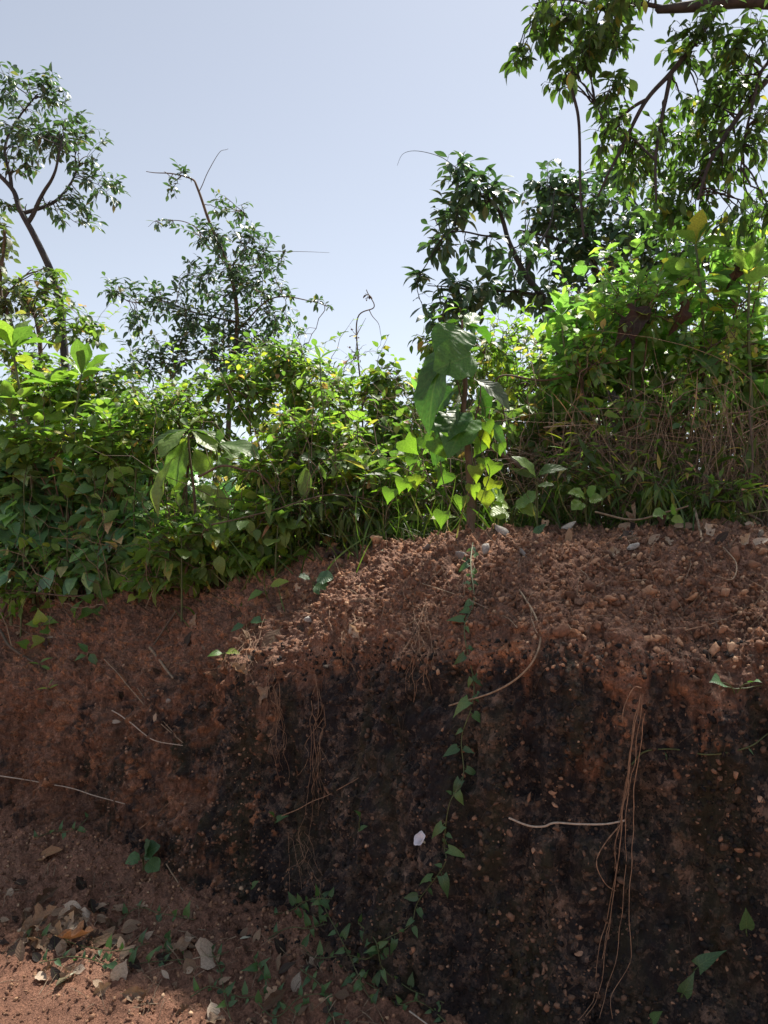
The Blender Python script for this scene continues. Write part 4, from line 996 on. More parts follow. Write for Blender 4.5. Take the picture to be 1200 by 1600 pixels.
# heart-leaved climber around its foot
t = thing('heart_leaf_climber', 'climber with glowing yellow-green heart leaves around the thin sapling', 'climber', sp0 + np.array([.03, .03, 0]))
rg = R_(302)
tubes('stem', [(wobble(np.vstack([sp0 + [.03, .02, 0], PP([(752, 780), (765, 740), (752, 700), (760, 660), (748, 620)], dS - .03)]), .02, rg, 24), .003, .0015)], M['green_stem'], t, 5)
tubes('stem', [(wobble(np.vstack([sp0 + [.0, .02, 0], PP([(705, 790), (690, 745), (680, 690), (650, 715), (628, 745)], dS - .02)]), .02, rg, 24), .003, .0015)], M['green_stem'], t, 5)
for (x, y, s) in [(682, 697, 30), (725, 677, 24), (750, 697, 28), (762, 682, 24), (760, 666, 20), (772, 730, 24), (755, 722, 18), (742, 737, 26), (697, 745, 24), (644, 721, 18), (630, 757, 20), (640, 755, 18), (647, 752, 20), (655, 749, 16), (772, 760, 26), (760, 777, 30), (692, 808, 26), (721, 783, 22), (634, 695, 26), (610, 772, 22), (699, 687, 22), (664, 690, 24), (780, 700, 20), (740, 765, 22)]:
    a = rg.normal() * 7
    hero_leaf(t, 'heart', 'leaf_heart', (x + a * .4, y - s * .6, dS - .03 + a * .004), (x - a, y + s * .62, dS - .05 + a * .004), 1.05, (rg.normal() * .4, -1, .25), int(rg.integers(0, 3)))

# drooping broad-leaved sapling left of centre
dB = 4.3
g = ground_at(302, dB)
t = thing('sapling', 'drooping broad-leaved sapling with backlit yellow-green leaves left of centre', 'sapling', g)
rg = R_(303)
tubes('stem', [(wobble(np.vstack([g, PP([(304, 800), (299, 730), (296, 680)], dB)]), .012, rg, 16), .011, .005)], M['twig'], t, 7)
tubes('stem', [(wobble(PP([(318, 830), (335, 760), (339, 700)], dB), .02, rg, 12), .008, .004)], M['green_stem'], t, 6)
for kind, base, tip, w, nrm, k in [
    ('obovate', (295, 672, dB), (226, 676, dB - .1), .8, (0, -.4, 1), 2), ('obovate', (292, 672, dB - .02), (246, 694, dB - .2), 1.1, (-.1, -.5, 1), 1), ('broad', (292, 684, dB - .04), (260, 758, dB - .10), .98, (-.5, -1, .1), 0), ('obovate', (274, 712, dB - .1), (222, 790, dB - .2), .8, (-.7, -.7, .3), 1),
    ('obovate', (298, 672, dB), (364, 676, dB - .05), .7, (.1, -.3, 1), 2), ('obovate', (300, 674, dB - .02), (338, 700, dB - .12), 1.0, (.3, -.7, .9), 0), ('obovate', (338, 694, dB - .05), (400, 690, dB - .2), .95, (0, -.5, 1), 1), ('obovate', (340, 698, dB), (346, 668, dB), .9, (0, -1, .4), 0),
    ('broad', (302, 700, dB + .05), (330, 745, dB + .02), .9, (.3, -1, .2), 0), ('broad', (341, 712, dB), (360, 742, dB - .08), .8, (.2, -1, .2), 0), ('broad', (343, 716, dB), (388, 700, dB + .05), .75, (.1, -.9, .6), 0), ('obovate', (296, 665, dB), (312, 648, dB + .06), .6, (0, -.8, .5), 0),
    ('obovate', (295, 668, dB), (283, 650, dB + .08), .6, (0, -.8, .5), 0), ('broad', (304, 760, dB), (352, 780, dB - .1), .8, (.2, -1, .4), 1), ('broad', (300, 745, dB), (262, 770, dB - .06), .7, (-.3, -1, .3), 1), ('broad', (318, 800, dB - .1), (345, 850, dB - .15), .9, (0, -1, .2), 1), ('broad', (310, 820, dB - .1), (290, 880, dB - .15), 1.0, (-.2, -1, .2), 1)]:
    hero_leaf(t, kind, 'leaf_big', base, tip, w, nrm, k)
for (x0, y0, x1, y1, d, w, lab) in [(478, 725, 474, 782, 4.1, .75, 'single long oval leaf hanging among twigs right of the drooping sapling')]:
    t = thing('hanging_leaf', lab, 'leaf', P(x0, y0, d)); hero_leaf(t, 'elliptic', 'leaf_big', (x0, y0, d), (x1, y1, d - .02), 1.0, (.1, -1, .1), 0)
    tubes('stem', [(wobble(np.vstack([ground_at(x0 + 20, d + .1), PP([(x0 + 25, 760), (x0 + 10, 720), (x0, y0)], d)]), .03, rg, 14), .004, .0015)], M['twig'], t, 5)

# broad-leaved stems at the left
def up_path(px0, d, pts):
    g = ground_at(px0, d); return np.vstack([g, PP(pts, d)])
leafy_stem('tall broad-leaved stem cut by the left edge above the dark creeper', up_path(55, 4.9, [(50, 690), (30, 610), (17, 548)]), .012, .007, 4, .30, 'obovate', 'leaf_big', 311, top=6)
leafy_stem('broad-leaved stem with a long leaf pointing right above the creeper', up_path(112, 4.9, [(112, 680), (120, 630), (126, 585)]), .011, .006, 3, .27, 'obovate', 'leaf_big', 312, top=6)
leafy_stem('short broad-leaved shoot right of the two taller stems', up_path(172, 4.8, [(168, 720), (164, 664)]), .009, .005, 3, .22, 'obovate', 'leaf_big', 313, top=5)
leafy_stem('broad-leaved stem low at the left edge under the tallest one', up_path(20, 4.8, [(18, 720), (10, 640)]), .010, .006, 3, .26, 'obovate', 'leaf_big', 314, top=5)
leafy_stem('broad-leaved shoot between the two tall left stems', up_path(75, 5.1, [(78, 690), (72, 610)]), .010, .006, 3, .26, 'obovate', 'leaf_big', 315, top=5)
leafy_stem('leafy shoot rising from the climber mat left of the conical shrub', up_path(230, 5.1, [(228, 690), (222, 640)]), .008, .005, 3, .16, 'obovate', 'leaf_big', 316, top=5)
# broad leaves picked out in the right thicket
leafy_stem('tall broad-leaved stem with a spread top in the right thicket', up_path(1085, 3.95, [(1090, 700), (1095, 520), (1085, 385)]), .014, .006, 6, .22, 'broad', 'leaf_right', 317, top=6, start=.55)
leafy_stem('broad-leaved stem against the right edge near the dry brush', up_path(1165, 3.8, [(1170, 680), (1175, 540), (1170, 420)]), .012, .006, 6, .20, 'ovate', 'leaf_right', 318, top=5, start=.55)
leafy_stem('broad-leaved stem at the left side of the right thicket', up_path(905, 4.0, [(900, 700), (890, 600), (880, 500)]), .010, .005, 6, .17, 'ovate', 'leaf_right', 319, top=5, start=.5)
leafy_stem('leaning broad-leaved stem in the middle of the right thicket', up_path(1010, 3.95, [(1005, 700), (990, 580), (1000, 450)]), .011, .005, 7, .17, 'ovate', 'leaf_right', 320, top=5, start=.5)
t = thing('withered_leaf', 'large withered dark brown leaf hanging in the right thicket', 'leaf', P(1000, 478, 3.85)); hero_leaf(t, 'curled', 'dead_red', (1018, 476, 3.85), (966, 520, 3.8), 1.1, (0, -1, .6), 0); hero_leaf(t, 'curled', 'dead_red', (978, 508, 3.8), (985, 545, 3.8), .7, (.4, -1, .1), 1)
t = thing('withered_leaf', 'narrow dark withered leaf hanging near the right edge', 'leaf', P(1070, 470, 3.85)); hero_leaf(t, 'curled', 'dead_red', (1072, 462, 3.85), (1060, 520, 3.85), .8, (0.3, -1, .2), 0)
t = thing('withered_leaf', 'reddish withered leaf hanging high at the right edge', 'leaf', P(1150, 410, 3.9)); hero_leaf(t, 'curled', 'dead_red', (1152, 405, 3.9), (1148, 448, 3.9), .8, (0.3, -1, .2), 0)

# mixed stems that break up the thicket in the middle
for lab, px, d, pts, pairs, size, kind, mat, top, sd in [
    ('shoot with long drooping blades left of the drooping sapling', 215, 4.6, [(212, 760), (206, 690)], 5, .17, 'lance', 'leaf_mound', 5, 331), ('pale broad-leaved shoot low in the dark creeper', 110, 4.75, [(108, 830), (104, 780)], 3, .15, 'broad', 'leaf_big', 4, 332),
    ('ragged shoot with pointed leaves right of the drooping sapling', 395, 4.25, [(398, 790), (404, 715)], 5, .13, 'ovate', 'leaf_seed', 4, 333), ('tall lance-leaved shoot rising over the bright mound', 505, 4.4, [(508, 690), (500, 560)], 7, .14, 'lance', 'leaf_mound', 5, 334),
    ('thin shoot with heart leaves in the middle of the bank top', 455, 4.15, [(452, 800), (462, 735)], 4, .10, 'heart', 'leaf_heart', 3, 335), ('round-leaved shoot below the sky gap', 560, 4.15, [(562, 760), (556, 660)], 5, .11, 'round', 'leaf_seed', 4, 336),
    ('lance-leaved shoot left of the thin sapling', 640, 4.1, [(642, 720), (648, 610)], 6, .13, 'lance', 'leaf_right', 5, 337), ('spreading broad leaf plant low at the centre lip', 430, 4.02, [(432, 850), (436, 820)], 3, .14, 'broad', 'leaf_big', 4, 338),
    ('yellowing shoot with oval leaves behind the round stones', 600, 4.0, [(604, 790), (610, 740)], 4, .10, 'ovate', 'leaf_heart', 3, 339), ('leaning pointed-leaved shoot over the dry brush', 970, 3.75, [(960, 720), (940, 640)], 5, .13, 'ovate', 'leaf_seed', 4, 340),
    ('tall weedy shoot at the far left over the creeper', 35, 4.75, [(36, 780), (44, 725)], 4, .13, 'ovate', 'leaf_mound', 4, 341), ('broad-leaved shoot at the bank lip under the drooping sapling', 285, 4.15, [(284, 870), (280, 825)], 3, .16, 'broad', 'leaf_big', 5, 342)]:
    leafy_stem(lab, up_path(px, d, pts), .006, .003, pairs, size, kind, mat, sd, top=top, wood='green_stem', name='weed_shoot', up=.7, start=.35)
# small plants along the edge of the bank
def seedling(label, px, py, leaves, mat='leaf_seed', kind='heart', stem_px=18, name='seedling', lean=(0, 0), lift=.05):
    """leaves: (dx, dy of the leaf tip from the leaf base, in pixels). Base sits on the earth at this pixel"""
    p, n = surf(px, py)
    t = thing(name, label, 'seedling', p)
    rg = R_(int(px * 7 + py))
    d = p[1]
    for (bx, by, tx, ty) in leaves:
        a = P(px + bx, py + by, d - lift); b = P(px + tx, py + ty, d - lift * 1.7)
        tubes('stem', [(wobble(np.array([p - n * .01, (p + a) / 2 + UP * .01, a]), .02, rg, 6), .0022, .0014)], M['green_stem'], t, 5)
        hero_leaf(t, kind, mat, (px + bx, py + by, d - lift), (px + tx, py + ty, d - lift * 1.7), 1.0, (rg.normal() * .3, -.75, .9), int(rg.integers(0, 3)))
    return t
seedling('seedling with paired oval green leaves on the upper bank, left of the hanging roots', 385, 990, [(-2, -14, -24, -8), (4, -18, 30, -24)], 'leaf_vine', 'ovate')
seedling('bright two-leaved seedling low on the red slope', 350, 1030, [(-1, -9, -24, -10), (2, -10, 22, -14)], 'leaf_seed', 'ovate')
seedling('green seedling at the lip of the bank with one leaf to each side', 418, 930, [(-5, -6, -32, 2), (2, -14, 32, -24)], 'leaf_seed', 'ovate')
seedling('three-leaved seedling near the crest left of the bare shoulder', 490, 925, [(-4, -22, -22, -26), (2, -22, 30, -24), (-2, -10, 22, -4)], 'leaf_vine', 'round')
seedling('yellow heart-leaved seedling under the dark creeper', 117, 975, [(0, -10, 2, -38), (4, -12, 30, -22)], 'leaf_heart', 'heart')
seedling('low green rosette on the slope at the left edge', 64, 985, [(0, -8, -24, -14), (2, -10, 22, -18), (0, -8, -4, -32), (2, -4, 18, 4)], 'leaf_seed', 'heart')
seedling('heart-leaved seedling lower on the slope at the left edge', 46, 1015, [(0, -4, -20, -14), (2, -6, 22, -20)], 'leaf_heart', 'heart')
seedling('tall thin seedling with one heart leaf in front of the dark creeper', 60, 950, [(0, -30, 26, -40), (-2, -22, -22, -18), (4, -4, 26, -6), (0, -2, -16, 6)], 'leaf_seed', 'heart')
seedling('heart-leaved seedling cut by the left edge', 8, 975, [(0, -12, -18, -14), (2, -12, 18, -24)], 'leaf_heart', 'heart')
seedling('blue-green two-leaved seedling on the slope right of the rosette', 138, 1030, [(0, -10, -14, -26), (2, -10, 12, 8), (-2, -6, -22, -2)], 'leaf_vine', 'ovate')
seedling('pair of bright heart leaves at the lip below the creeper', 150, 955, [(-3, -14, -24, -26), (3, -16, 22, -34), (0, -8, 6, 8)], 'leaf_heart', 'heart')
seedling('sprawling heart-leaved seedling at the lip left of the drooping sapling', 215, 935, [(-3, -14, -28, -20), (3, -18, 24, -30), (0, -8, 18, 0), (-2, -6, -18, 6)], 'leaf_seed', 'heart')
seedling('bright seedling spilling over the lip under the drooping sapling', 300, 915, [(-3, -12, -26, -16), (3, -16, 24, -28), (2, -6, 20, 6)], 'leaf_heart', 'heart')
seedling('pair of oval leaves at the lip in the middle left', 350, 900, [(-3, -12, -26, -18), (3, -14, 26, -22), (0, -4, 2, 18)], 'leaf_seed', 'ovate')
seedling('yellow-green seedling where the lip climbs to the shoulder', 455, 880, [(-3, -12, -22, -22), (3, -14, 26, -20)], 'leaf_heart', 'heart')
seedling('tiny narrow-leaved seedling on the red slope at left', 75, 1080, [(0, -4, -14, -8), (0, -6, 6, -20), (2, -4, 14, -12)], 'leaf_seed', 'lance')
seedling('narrow-leaved seedling under the rosette at the left edge', 62, 1042, [(0, -4, -16, -10), (0, -6, 14, -18), (2, -2, 18, 2)], 'leaf_seed', 'lance')
seedling('three-leaved green seedling at the foot of the bank', 224, 1362, [(-2, -22, -26, -20), (2, -26, 6, -48), (4, -18, 24, -4), (0, -24, 18, -42)], 'leaf_vine', 'round')
seedling('leafy plant with long pointed leaves at the lip under the creeper', 165, 935, [(-4, -52, -56, -46), (2, -54, 22, -68), (6, -54, 54, -40), (-4, -48, -30, 2), (2, -44, 0, 12), (-2, -56, -28, -72), (8, -46, 26, -14)], 'leaf_big', 'obovate', name='broadleaf_plant')
seedling('cluster of round leaves on the crest right of the thin sapling', 800, 815, [(-4, -22, -24, -34), (2, -22, 28, -36), (8, -18, 44, -20), (-2, -14, -34, -14), (14, -30, 40, -46), (-10, -30, -30, -52)], 'leaf_seed', 'round', name='broadleaf_plant')
seedling('plant with two large light-green leaves on the crest in mid-right', 838, 810, [(0, -62, -22, -104), (2, -66, 36, -92), (0, -50, 26, -56)], 'leaf_big', 'broad', name='broadleaf_plant')
seedling('round-leaved seedling at the edge of the dry brush', 915, 805, [(0, -26, -18, -42), (2, -28, 14, -46), (2, -24, 26, -28), (-2, -20, -20, -14)], 'leaf_seed', 'round')
seedling('pale green rosette at the crest under the dry brush', 1045, 822, [(0, -16, -20, -22), (2, -18, 12, -34), (2, -12, 22, -10)], 'leaf_seed', 'round')
seedling('single heart leaf lying at the foot of the thin sapling', 688, 825, [(2, -14, -14, -18), (4, -14, 20, -22)], 'leaf_heart', 'heart')
seedling('small green leaves hanging from the right edge of the shoulder', 1150, 1085, [(-20, -18, -36, -24), (22, -18, 38, -24)], 'leaf_vine', 'heart')
seedling('pointed green leaf standing alone on the dark face at lower right', 1166, 1462, [(0, -4, 0, -42)], 'leaf_vine', 'arrow')
seedling('slanting green leaf on the dark face at lower right', 1085, 1520, [(0, -4, 32, -34)], 'leaf_vine', 'arrow')
seedling('green leaf below the slanting one on the dark face', 1068, 1560, [(-4, -2, 14, -32)], 'leaf_vine', 'arrow')
seedling('green leaf cut by the bottom edge on the dark face', 1020, 1600, [(-4, -2, 14, -20)], 'leaf_vine', 'arrow')
seedling('small leaf sprig on the dark hollow left of the hanging vine', 560, 1300, [(0, -2, 14, -10), (2, -20, 2, -34)], 'leaf_vine', 'arrow')
seedling('tiny leaf sprig in the dark hollow below the hanging roots', 430, 1290, [(0, -6, 14, -18), (0, -14, -10, -22)], 'leaf_vine', 'arrow')
seedling('lone tiny leaf on the dark hollow above the foot creepers', 392, 1390, [(0, -2, 12, -14)], 'leaf_vine', 'arrow')

# vines lying on the earth
def vine(label, path, leaf_px, seed, kind='arrow', mat='leaf_vine', step=26, r=.0022, wood='green_stem', name='creeping_vine', cat='vine', lift=.012, droopy=True, leaves=True):
    rg = R_(seed)
    pts = []
    for x, y in path:
        p, n = surf(x, y); pts.append(p + n * lift)
    pth = spline(pts, max(10, len(pts) * 6)) if len(pts) > 2 else spline(pts, 12)
    t = thing(name, label, cat, pth[0])
    tubes('stem', [(wobble(pth, .006, rg, len(pth), 8), r, r * .6)], M[wood], t, 5)
    if not leaves: return t
    L = Leaves()
    seg = np.linalg.norm(np.diff(pth, axis=0), axis=1); cum = np.concatenate([[0], np.cumsum(seg)])
    dst = pth[:, 1].mean(); stepm = step * dst / FOC; sz = leaf_px * dst / FOC
    for i, s_ in enumerate(np.arange(stepm * .5, cum[-1], stepm)):
        if rg.random() < .14: continue
        s_ = s_ + rg.normal() * stepm * .35
        p = np.array([np.interp(s_, cum, pth[:, c]) for c in range(3)])
        k = min(np.searchsorted(cum, s_), len(pth) - 1); tan = unit(pth[k] - pth[max(0, k - 1)])
        out = np.array([0, -1.0, 0.25]); side = unit(np.cross(tan, out)) * (1 if i % 2 else -1)
        dv = side * .8 + tan * .2 + out * .22 + (-UP * .45 if droopy else UP * .35) + rg.normal(size=3) * .28
        L.add(p, dv, out * 1.2 + UP * .6 + rg.normal(size=3) * .35, sz * rg.uniform(.4, 1.25))
    make_leaves(L, kind, mat, t, rg, 400)
    return t
vine('slender vine with paired leaves trailing straight down the middle of the bank', [(742, 850), (735, 890), (738, 940), (736, 990), (742, 1050), (745, 1110), (735, 1160), (715, 1210), (705, 1260), (695, 1300), (688, 1350), (668, 1400), (645, 1435), (615, 1470)], 29, 401, step=18, r=.0022, lift=.036)
for i, (lab, path) in enumerate([
    ('creeper crossing from the hanging vine to the talus foot', [(615, 1470), (580, 1490), (545, 1490), (500, 1500), (470, 1480)]), ('creeper climbing the dark foot right of the dry leaf', [(500, 1390), (515, 1430), (535, 1470), (560, 1510), (580, 1560), (600, 1600)]),
    ('creeper at the dark foot nearest the bottom edge', [(700, 1600), (660, 1570), (620, 1560), (580, 1540), (545, 1525)]), ('creeper trailing over the talus in mid-foot', [(430, 1430), (455, 1420), (490, 1410), (520, 1400)]), ('creeper below the mid-foot one with dull leaves', [(420, 1470), (450, 1455), (480, 1455), (510, 1440)]),
    ('creeper among the dry leaves at the lower left', [(40, 1470), (90, 1475), (130, 1480), (190, 1490), (230, 1480)]), ('creeper running along the talus below the dry leaves', [(60, 1510), (120, 1500), (180, 1510), (240, 1505), (300, 1500)]), ('creeper strand reaching down towards the road', [(330, 1480), (345, 1520), (350, 1560), (360, 1600)]),
    ('creeper strand on the talus right of the pale leaf', [(400, 1500), (420, 1530), (440, 1560), (470, 1590)]), ('creeper strand between talus and dark foot at the bottom', [(470, 1520), (500, 1550), (520, 1590), (540, 1600)]), ('short creeper at the left foot of the bank', [(60, 1310), (90, 1300), (115, 1300), (140, 1275)]),
    ('short creeper strand on the talus centre', [(255, 1470), (265, 1490), (300, 1480), (330, 1500), (355, 1490)]), ('creeper strand by the bottom edge left of the dark foot', [(400, 1570), (430, 1590), (470, 1560), (510, 1560)]), ('creeper strand hugging the dark foot', [(560, 1440), (585, 1470), (600, 1510), (640, 1540), (690, 1560)]),
    ('creeper strand on the talus under the seedling', [(190, 1440), (215, 1420), (260, 1430), (300, 1440)]), ('thin creeper strand at the bottom beside the road', [(300, 1560), (330, 1545), (380, 1560), (420, 1560)])]):
    vine(lab, path, 22, 410 + i, step=15, droopy=False, lift=.016)
vine('green grass-like vine reaching in from the right edge across the dark face', [(985, 1190), (1010, 1170), (1050, 1168), (1110, 1176), (1160, 1165), (1210, 1145)], 26, 450, 'lance', step=40, r=.003)
vine('thin vine looping between two leaves under the right shoulder', [(1120, 1066), (1150, 1076), (1185, 1070)], 20, 451, 'heart', leaves=False)
# white trumpet flower by the hanging vine
p, n = surf(657, 1308)
fl = thing('trumpet_flower', 'small white trumpet flower beside the vine on the dark face', 'flower', p)
ax = unit(np.array([-.62, -.42, .58])); o0 = P(666, 1318, p[1] - .012)
b1 = unit(np.cross(ax, UP)); b2 = np.cross(ax, b1)
def flare(prof, k=20, star=.0):
    V, Q, UVs = [], [], []
    for i, (h, r) in enumerate(prof):
        for j in range(k):
            a = 2 * math.pi * j / k; rr = r * (1 + star * (i / len(prof)) * math.cos(5 * a))
            V.append(o0 + ax * h + (b1 * math.cos(a) + b2 * math.sin(a)) * rr - np.array(fl.location)); UVs.append((.5, i / len(prof)))
    for i in range(len(prof) - 1):
        for j in range(k):
            Q.append((i * k + j, i * k + (j + 1) % k, (i + 1) * k + (j + 1) % k, (i + 1) * k + j))
    return np.array(V), np.array(Q), np.array(UVs)
v_, q_, u_ = flare([(.018, .0045), (.026, .0075), (.033, .014), (.037, .020), (.036, .024)], 20, .12); link('petals', new_mesh('petals', v_, None, q_, M['petal'], u_), fl)
v_, q_, u_ = flare([(-.004, .0022), (.006, .003), (.019, .0047)]); link('flower_tube', new_mesh('flower_tube', v_, None, q_, M['petal_tube'], u_), fl)
tubes('stem', [(np.array([p - n * .01, o0 - ax * .004]), .0015, .0015)], M['green_stem'], fl, 5)

# ------------------------------------------------------------------ sticks, hanging roots and dead stems on the bank
def hang(path, lift, deg=2):
    """a smooth course in front of the earth: depths fitted through what lies behind these pixels"""
    h = [surf(c[0], c[1]) for c in path]; dd = np.array([q_[0][1] for q_ in h]); tt = np.linspace(0, 1, len(dd))
    fit = np.polyval(np.polyfit(tt, dd, min(deg, len(dd) - 1)), tt); fit = fit - max(0, (fit - dd).max()) * .8
    li = np.array([(c[2] if len(c) > 2 else lift) for c in path])
    return [P(c[0], c[1], d_ - l_) for c, d_, l_ in zip(path, fit, li)]
def stick(label, path, r0, r1, mat='pale_twig', name='stick', cat='stick', lift=.010, seed=1, free=None, amp=.008):
    rg = R_(seed)
    pts = hang(path, lift)
    t = thing(name, label, cat, pts[0])
    tubes('shaft', [(wobble(pts, amp, rg, max(12, 7 * len(pts)), 5), r0, r1)], M[mat], t, 6)
    return t
stick('long bleached twig lying across the lower left of the bank', [(-10, 1211), (60, 1222), (130, 1238), (195, 1256)], .0035, .002, lift=.03, seed=2)
stick('pale curved twig, lower of the two meeting at a point on the red slope', [(175, 1110), (205, 1130), (240, 1155), (285, 1164)], .003, .002, lift=.02, seed=3)
stick('straight dry twig running down to the curved pale one', [(163, 1030), (200, 1070), (240, 1120), (285, 1160)], .0028, .002, 'straw', seed=4)
stick('thin dry twig beside the straight one on the red slope', [(215, 1075), (245, 1115), (275, 1150)], .002, .0015, 'straw', seed=5)
stick('short thick broken stick under the lip of the bank', [(234, 1012), (252, 1036), (270, 1060)], .008, .006, 'straw', seed=6, lift=.02)
stick('forked dead branch above the broken stick', [(275, 955), (255, 985), (240, 1008)], .007, .005, 'twig', seed=7, lift=.02)
stick('brown bent stick at the left edge of the slope', [(0, 985), (15, 1010), (45, 1030), (52, 1033)], .009, .006, 'twig', seed=8, lift=.02)
stick('long curved bare stem arching over the dark face right of the vine', [(812, 922), (836, 960), (846, 1000), (825, 1045), (775, 1078), (702, 1103)], .0035, .003, 'straw', seed=9)
stick('pale wavy twig sticking out across the dark face', [(795, 1278), (825, 1290), (850, 1291), (868, 1286), (905, 1287), (945, 1287), (975, 1282)], .0034, .003, 'pale_twig', seed=10, amp=.004)
stick('thin root running from the left up to the short seedling', [(265, 1045), (290, 1035), (320, 1046), (355, 1040)], .002, .0012, 'root', seed=11)
stick('fine pale root curving on the crest left of centre', [(660, 912), (700, 925), (740, 940), (790, 965), (808, 980)], .002, .0012, 'straw', seed=12)
stick('dead stem crossing the crest towards the dry brush', [(930, 800), (990, 812), (1040, 800), (1075, 790)], .005, .003, 'straw', seed=13, lift=.03)
stick('short dry stump of a stalk at the crest near the right edge', [(1085, 795, .08), (1092, 820, .04), (1096, 845, .01)], .006, .005, 'straw', seed=14)
stick('fine upright dry stalk on the dark hollow', [(440, 1275), (485, 1255), (525, 1235), (560, 1215)], .0018, .0012, 'root', seed=15)
stick('slanting dry root at the foot between talus and dark face', [(218, 1295), (250, 1268), (285, 1235)], .002, .0015, 'root', seed=16)
stick('fallen twig on the talus below the seedling', [(260, 1350), (285, 1390), (310, 1420)], .003, .002, 'straw', seed=17)
stick('pale twig lying on the talus by the bottom edge', [(640, 1580), (662, 1596), (680, 1612)], .003, .002, 'pale_twig', seed=18)
stick('dry stalk curling over the right edge of the bare shoulder', [(1130, 855), (1150, 880), (1145, 905), (1120, 900)], .0022, .0015, 'straw', seed=19, lift=.02)
stick('thin twig on the shoulder near the right edge', [(1070, 985), (1110, 975), (1150, 960)], .002, .0015, 'root', seed=20)
# the bundle of dead strands hanging down the right of the face
rg = R_(500)
p, n = surf(1003, 1070)
t = thing('hanging_roots', 'bundle of dry brown strands hanging long down the right of the dark face', 'roots', p + n * .03)
for i in range(6):
    off = rg.normal() * 8
    path = [(1003 + off * .3, 1068 + abs(off) * 3), (996 + off * .6, 1130), (988 + off * .5, 1190), (980 + off * .5, 1240), (975 + off, 1300), (970 + off, 1360), (962 + off * 1.5, 1430), (955 + off * 2, 1500), (940 + off, 1560), (925 + off * 2, 1590)]
    e = 10 - int(rg.integers(0, 5)) if i > 2 else 10
    pts = hang(path[(int(rg.integers(0, 3)) if i > 2 else 0):e], .01 + rg.random() * .015, 3)
    tubes('strand', [(wobble(pts, .008, rg, 54, 16), .0016 * rg.uniform(.6, 1.2), .0008)], M['root'], t, 5)
pts = hang([(976, 1280), (945, 1320), (932, 1350), (945, 1380), (962, 1392)], .02)
tubes('strand', [(wobble(pts, .01, rg, 24), .002, .0012)], M['root'], t, 5)
pts = hang([(1003, 1075), (990, 1075), (975, 1105), (972, 1130)], .02)
tubes('strand', [(wobble(pts, .01, rg, 16), .002, .0012)], M['root'], t, 5)
def root_bundle(label, x, y0, y1, n_, w, seed, r=.0014, tops=None):
    rg = R_(seed); p, nn = surf(x, y0); t = thing('hanging_roots', label, 'roots', p + nn * .02)
    for i in range(n_):
        xa = x + rg.normal() * w * .4; ya = y0 + rg.random() * (y1 - y0) * .35; yb = y1 - rg.random() * (y1 - y0) * .45
        xb = xa + rg.normal() * w
        path = [(xa + (xb - xa) * f + rg.normal() * 3, ya + (yb - ya) * f) for f in np.linspace(0, 1, 6)]
        pts = [surf(*c)[0] + surf(*c)[1] * (.012 + .02 * rg.random()) for c in path]
        tubes('strand', [(wobble(pts, .022, rg, 26, 10), r * rg.uniform(.7, 1.2), r * .5)], M['root'], t, 4)
        if rg.random() < .7:
            k_ = int(rg.integers(1, 4)); q0 = np.array(pts[k_]); q1 = q0 + np.array([rg.normal() * .03, -.01, -rg.uniform(.02, .07)])
            tubes('strand', [(wobble([q0, (q0 + q1) / 2 + rg.normal(size=3) * .008, q1], .03, rg, 8, 5), r * .5, r * .2)], M['root'], t, 3)
root_bundle('fan of fine brown roots hanging left of the vine under the shoulder', 660, 940, 1110, 14, 16, 511)
root_bundle('thin roots hanging over the dark hollow left of centre', 432, 1010, 1230, 9, 10, 512)
root_bundle('tangled roots hanging in the middle of the dark hollow', 497, 1050, 1310, 9, 16, 513)
root_bundle('wisps of root hanging under the lip above the dark hollow', 545, 950, 1060, 10, 22, 514, .0013)
root_bundle('fine roots hanging from the lip where the slope meets the hollow', 395, 960, 1080, 12, 16, 515, .0014)
root_bundle('fine rootlets low on the hollow above the foot creepers', 470, 1290, 1420, 8, 24, 516, .0013)
# everything finer: hair roots and straw shreds lying on the earth, too many to count
rg = R_(520); tw = []
for i in range(520):
    x = rg.uniform(0, 1200); y = rg.choice([rg.uniform(930, 1060), rg.uniform(930, 1250), rg.uniform(830, 960), rg.uniform(1100, 1560)], p=[.4, .3, .1, .2])
    if y < 960 - .1 * x + 15 and x < 540: continue
    ln = rg.uniform(15, 65); a = rg.normal() * .5 if y > 960 else rg.uniform(-1.5, 1.5)
    try: pts = [surf(x + math.sin(a) * ln * f, y + math.cos(a) * ln * f) for f in (0, .35, .7, 1)]
    except TypeError: continue
    if any(p_ is None for p_ in pts): continue
    pts = [p_[0] + p_[1] * (.004 + .012 * rg.random()) for p_ in pts]
    if max(np.linalg.norm(np.diff(pts, axis=0), axis=1)) > .12: continue
    tw.append((wobble(pts, .03, rg, 9, 5), (.0012 if y < 960 else .0008) * rg.uniform(.5, 1.4), .0004))
tubes('hair_roots', tw, M['root_dark'], bank, 3, origin=(0, 0, 0), kind='stuff')

tw = []
for i in range(260):                                             # crumbled twigs and straw among the litter
    if rg.random() < .6: x = rg.uniform(0, 600); y = 1330 + x * .33 + rg.random() ** 1.5 * 210
    else: x = rg.uniform(520, 1200); y = rg.uniform(825, 985)
    h_ = surf(x, min(y, 1640)); a = rg.uniform(0, 6.28); ln = rg.uniform(.02, .09)
    tv = np.cross(h_[1], [math.cos(a), math.sin(a), .3]); tv = unit(tv) * ln
    p_ = h_[0] + h_[1] * .006
    tw.append((wobble([p_ - tv, p_ + h_[1] * .006, p_ + tv], .04, rg, 7, 4), .0013 * rg.uniform(.5, 1.6), .0006))
tubes('twig_litter', tw, M['straw'], road, 4, origin=(0, 0, 0), kind='stuff')

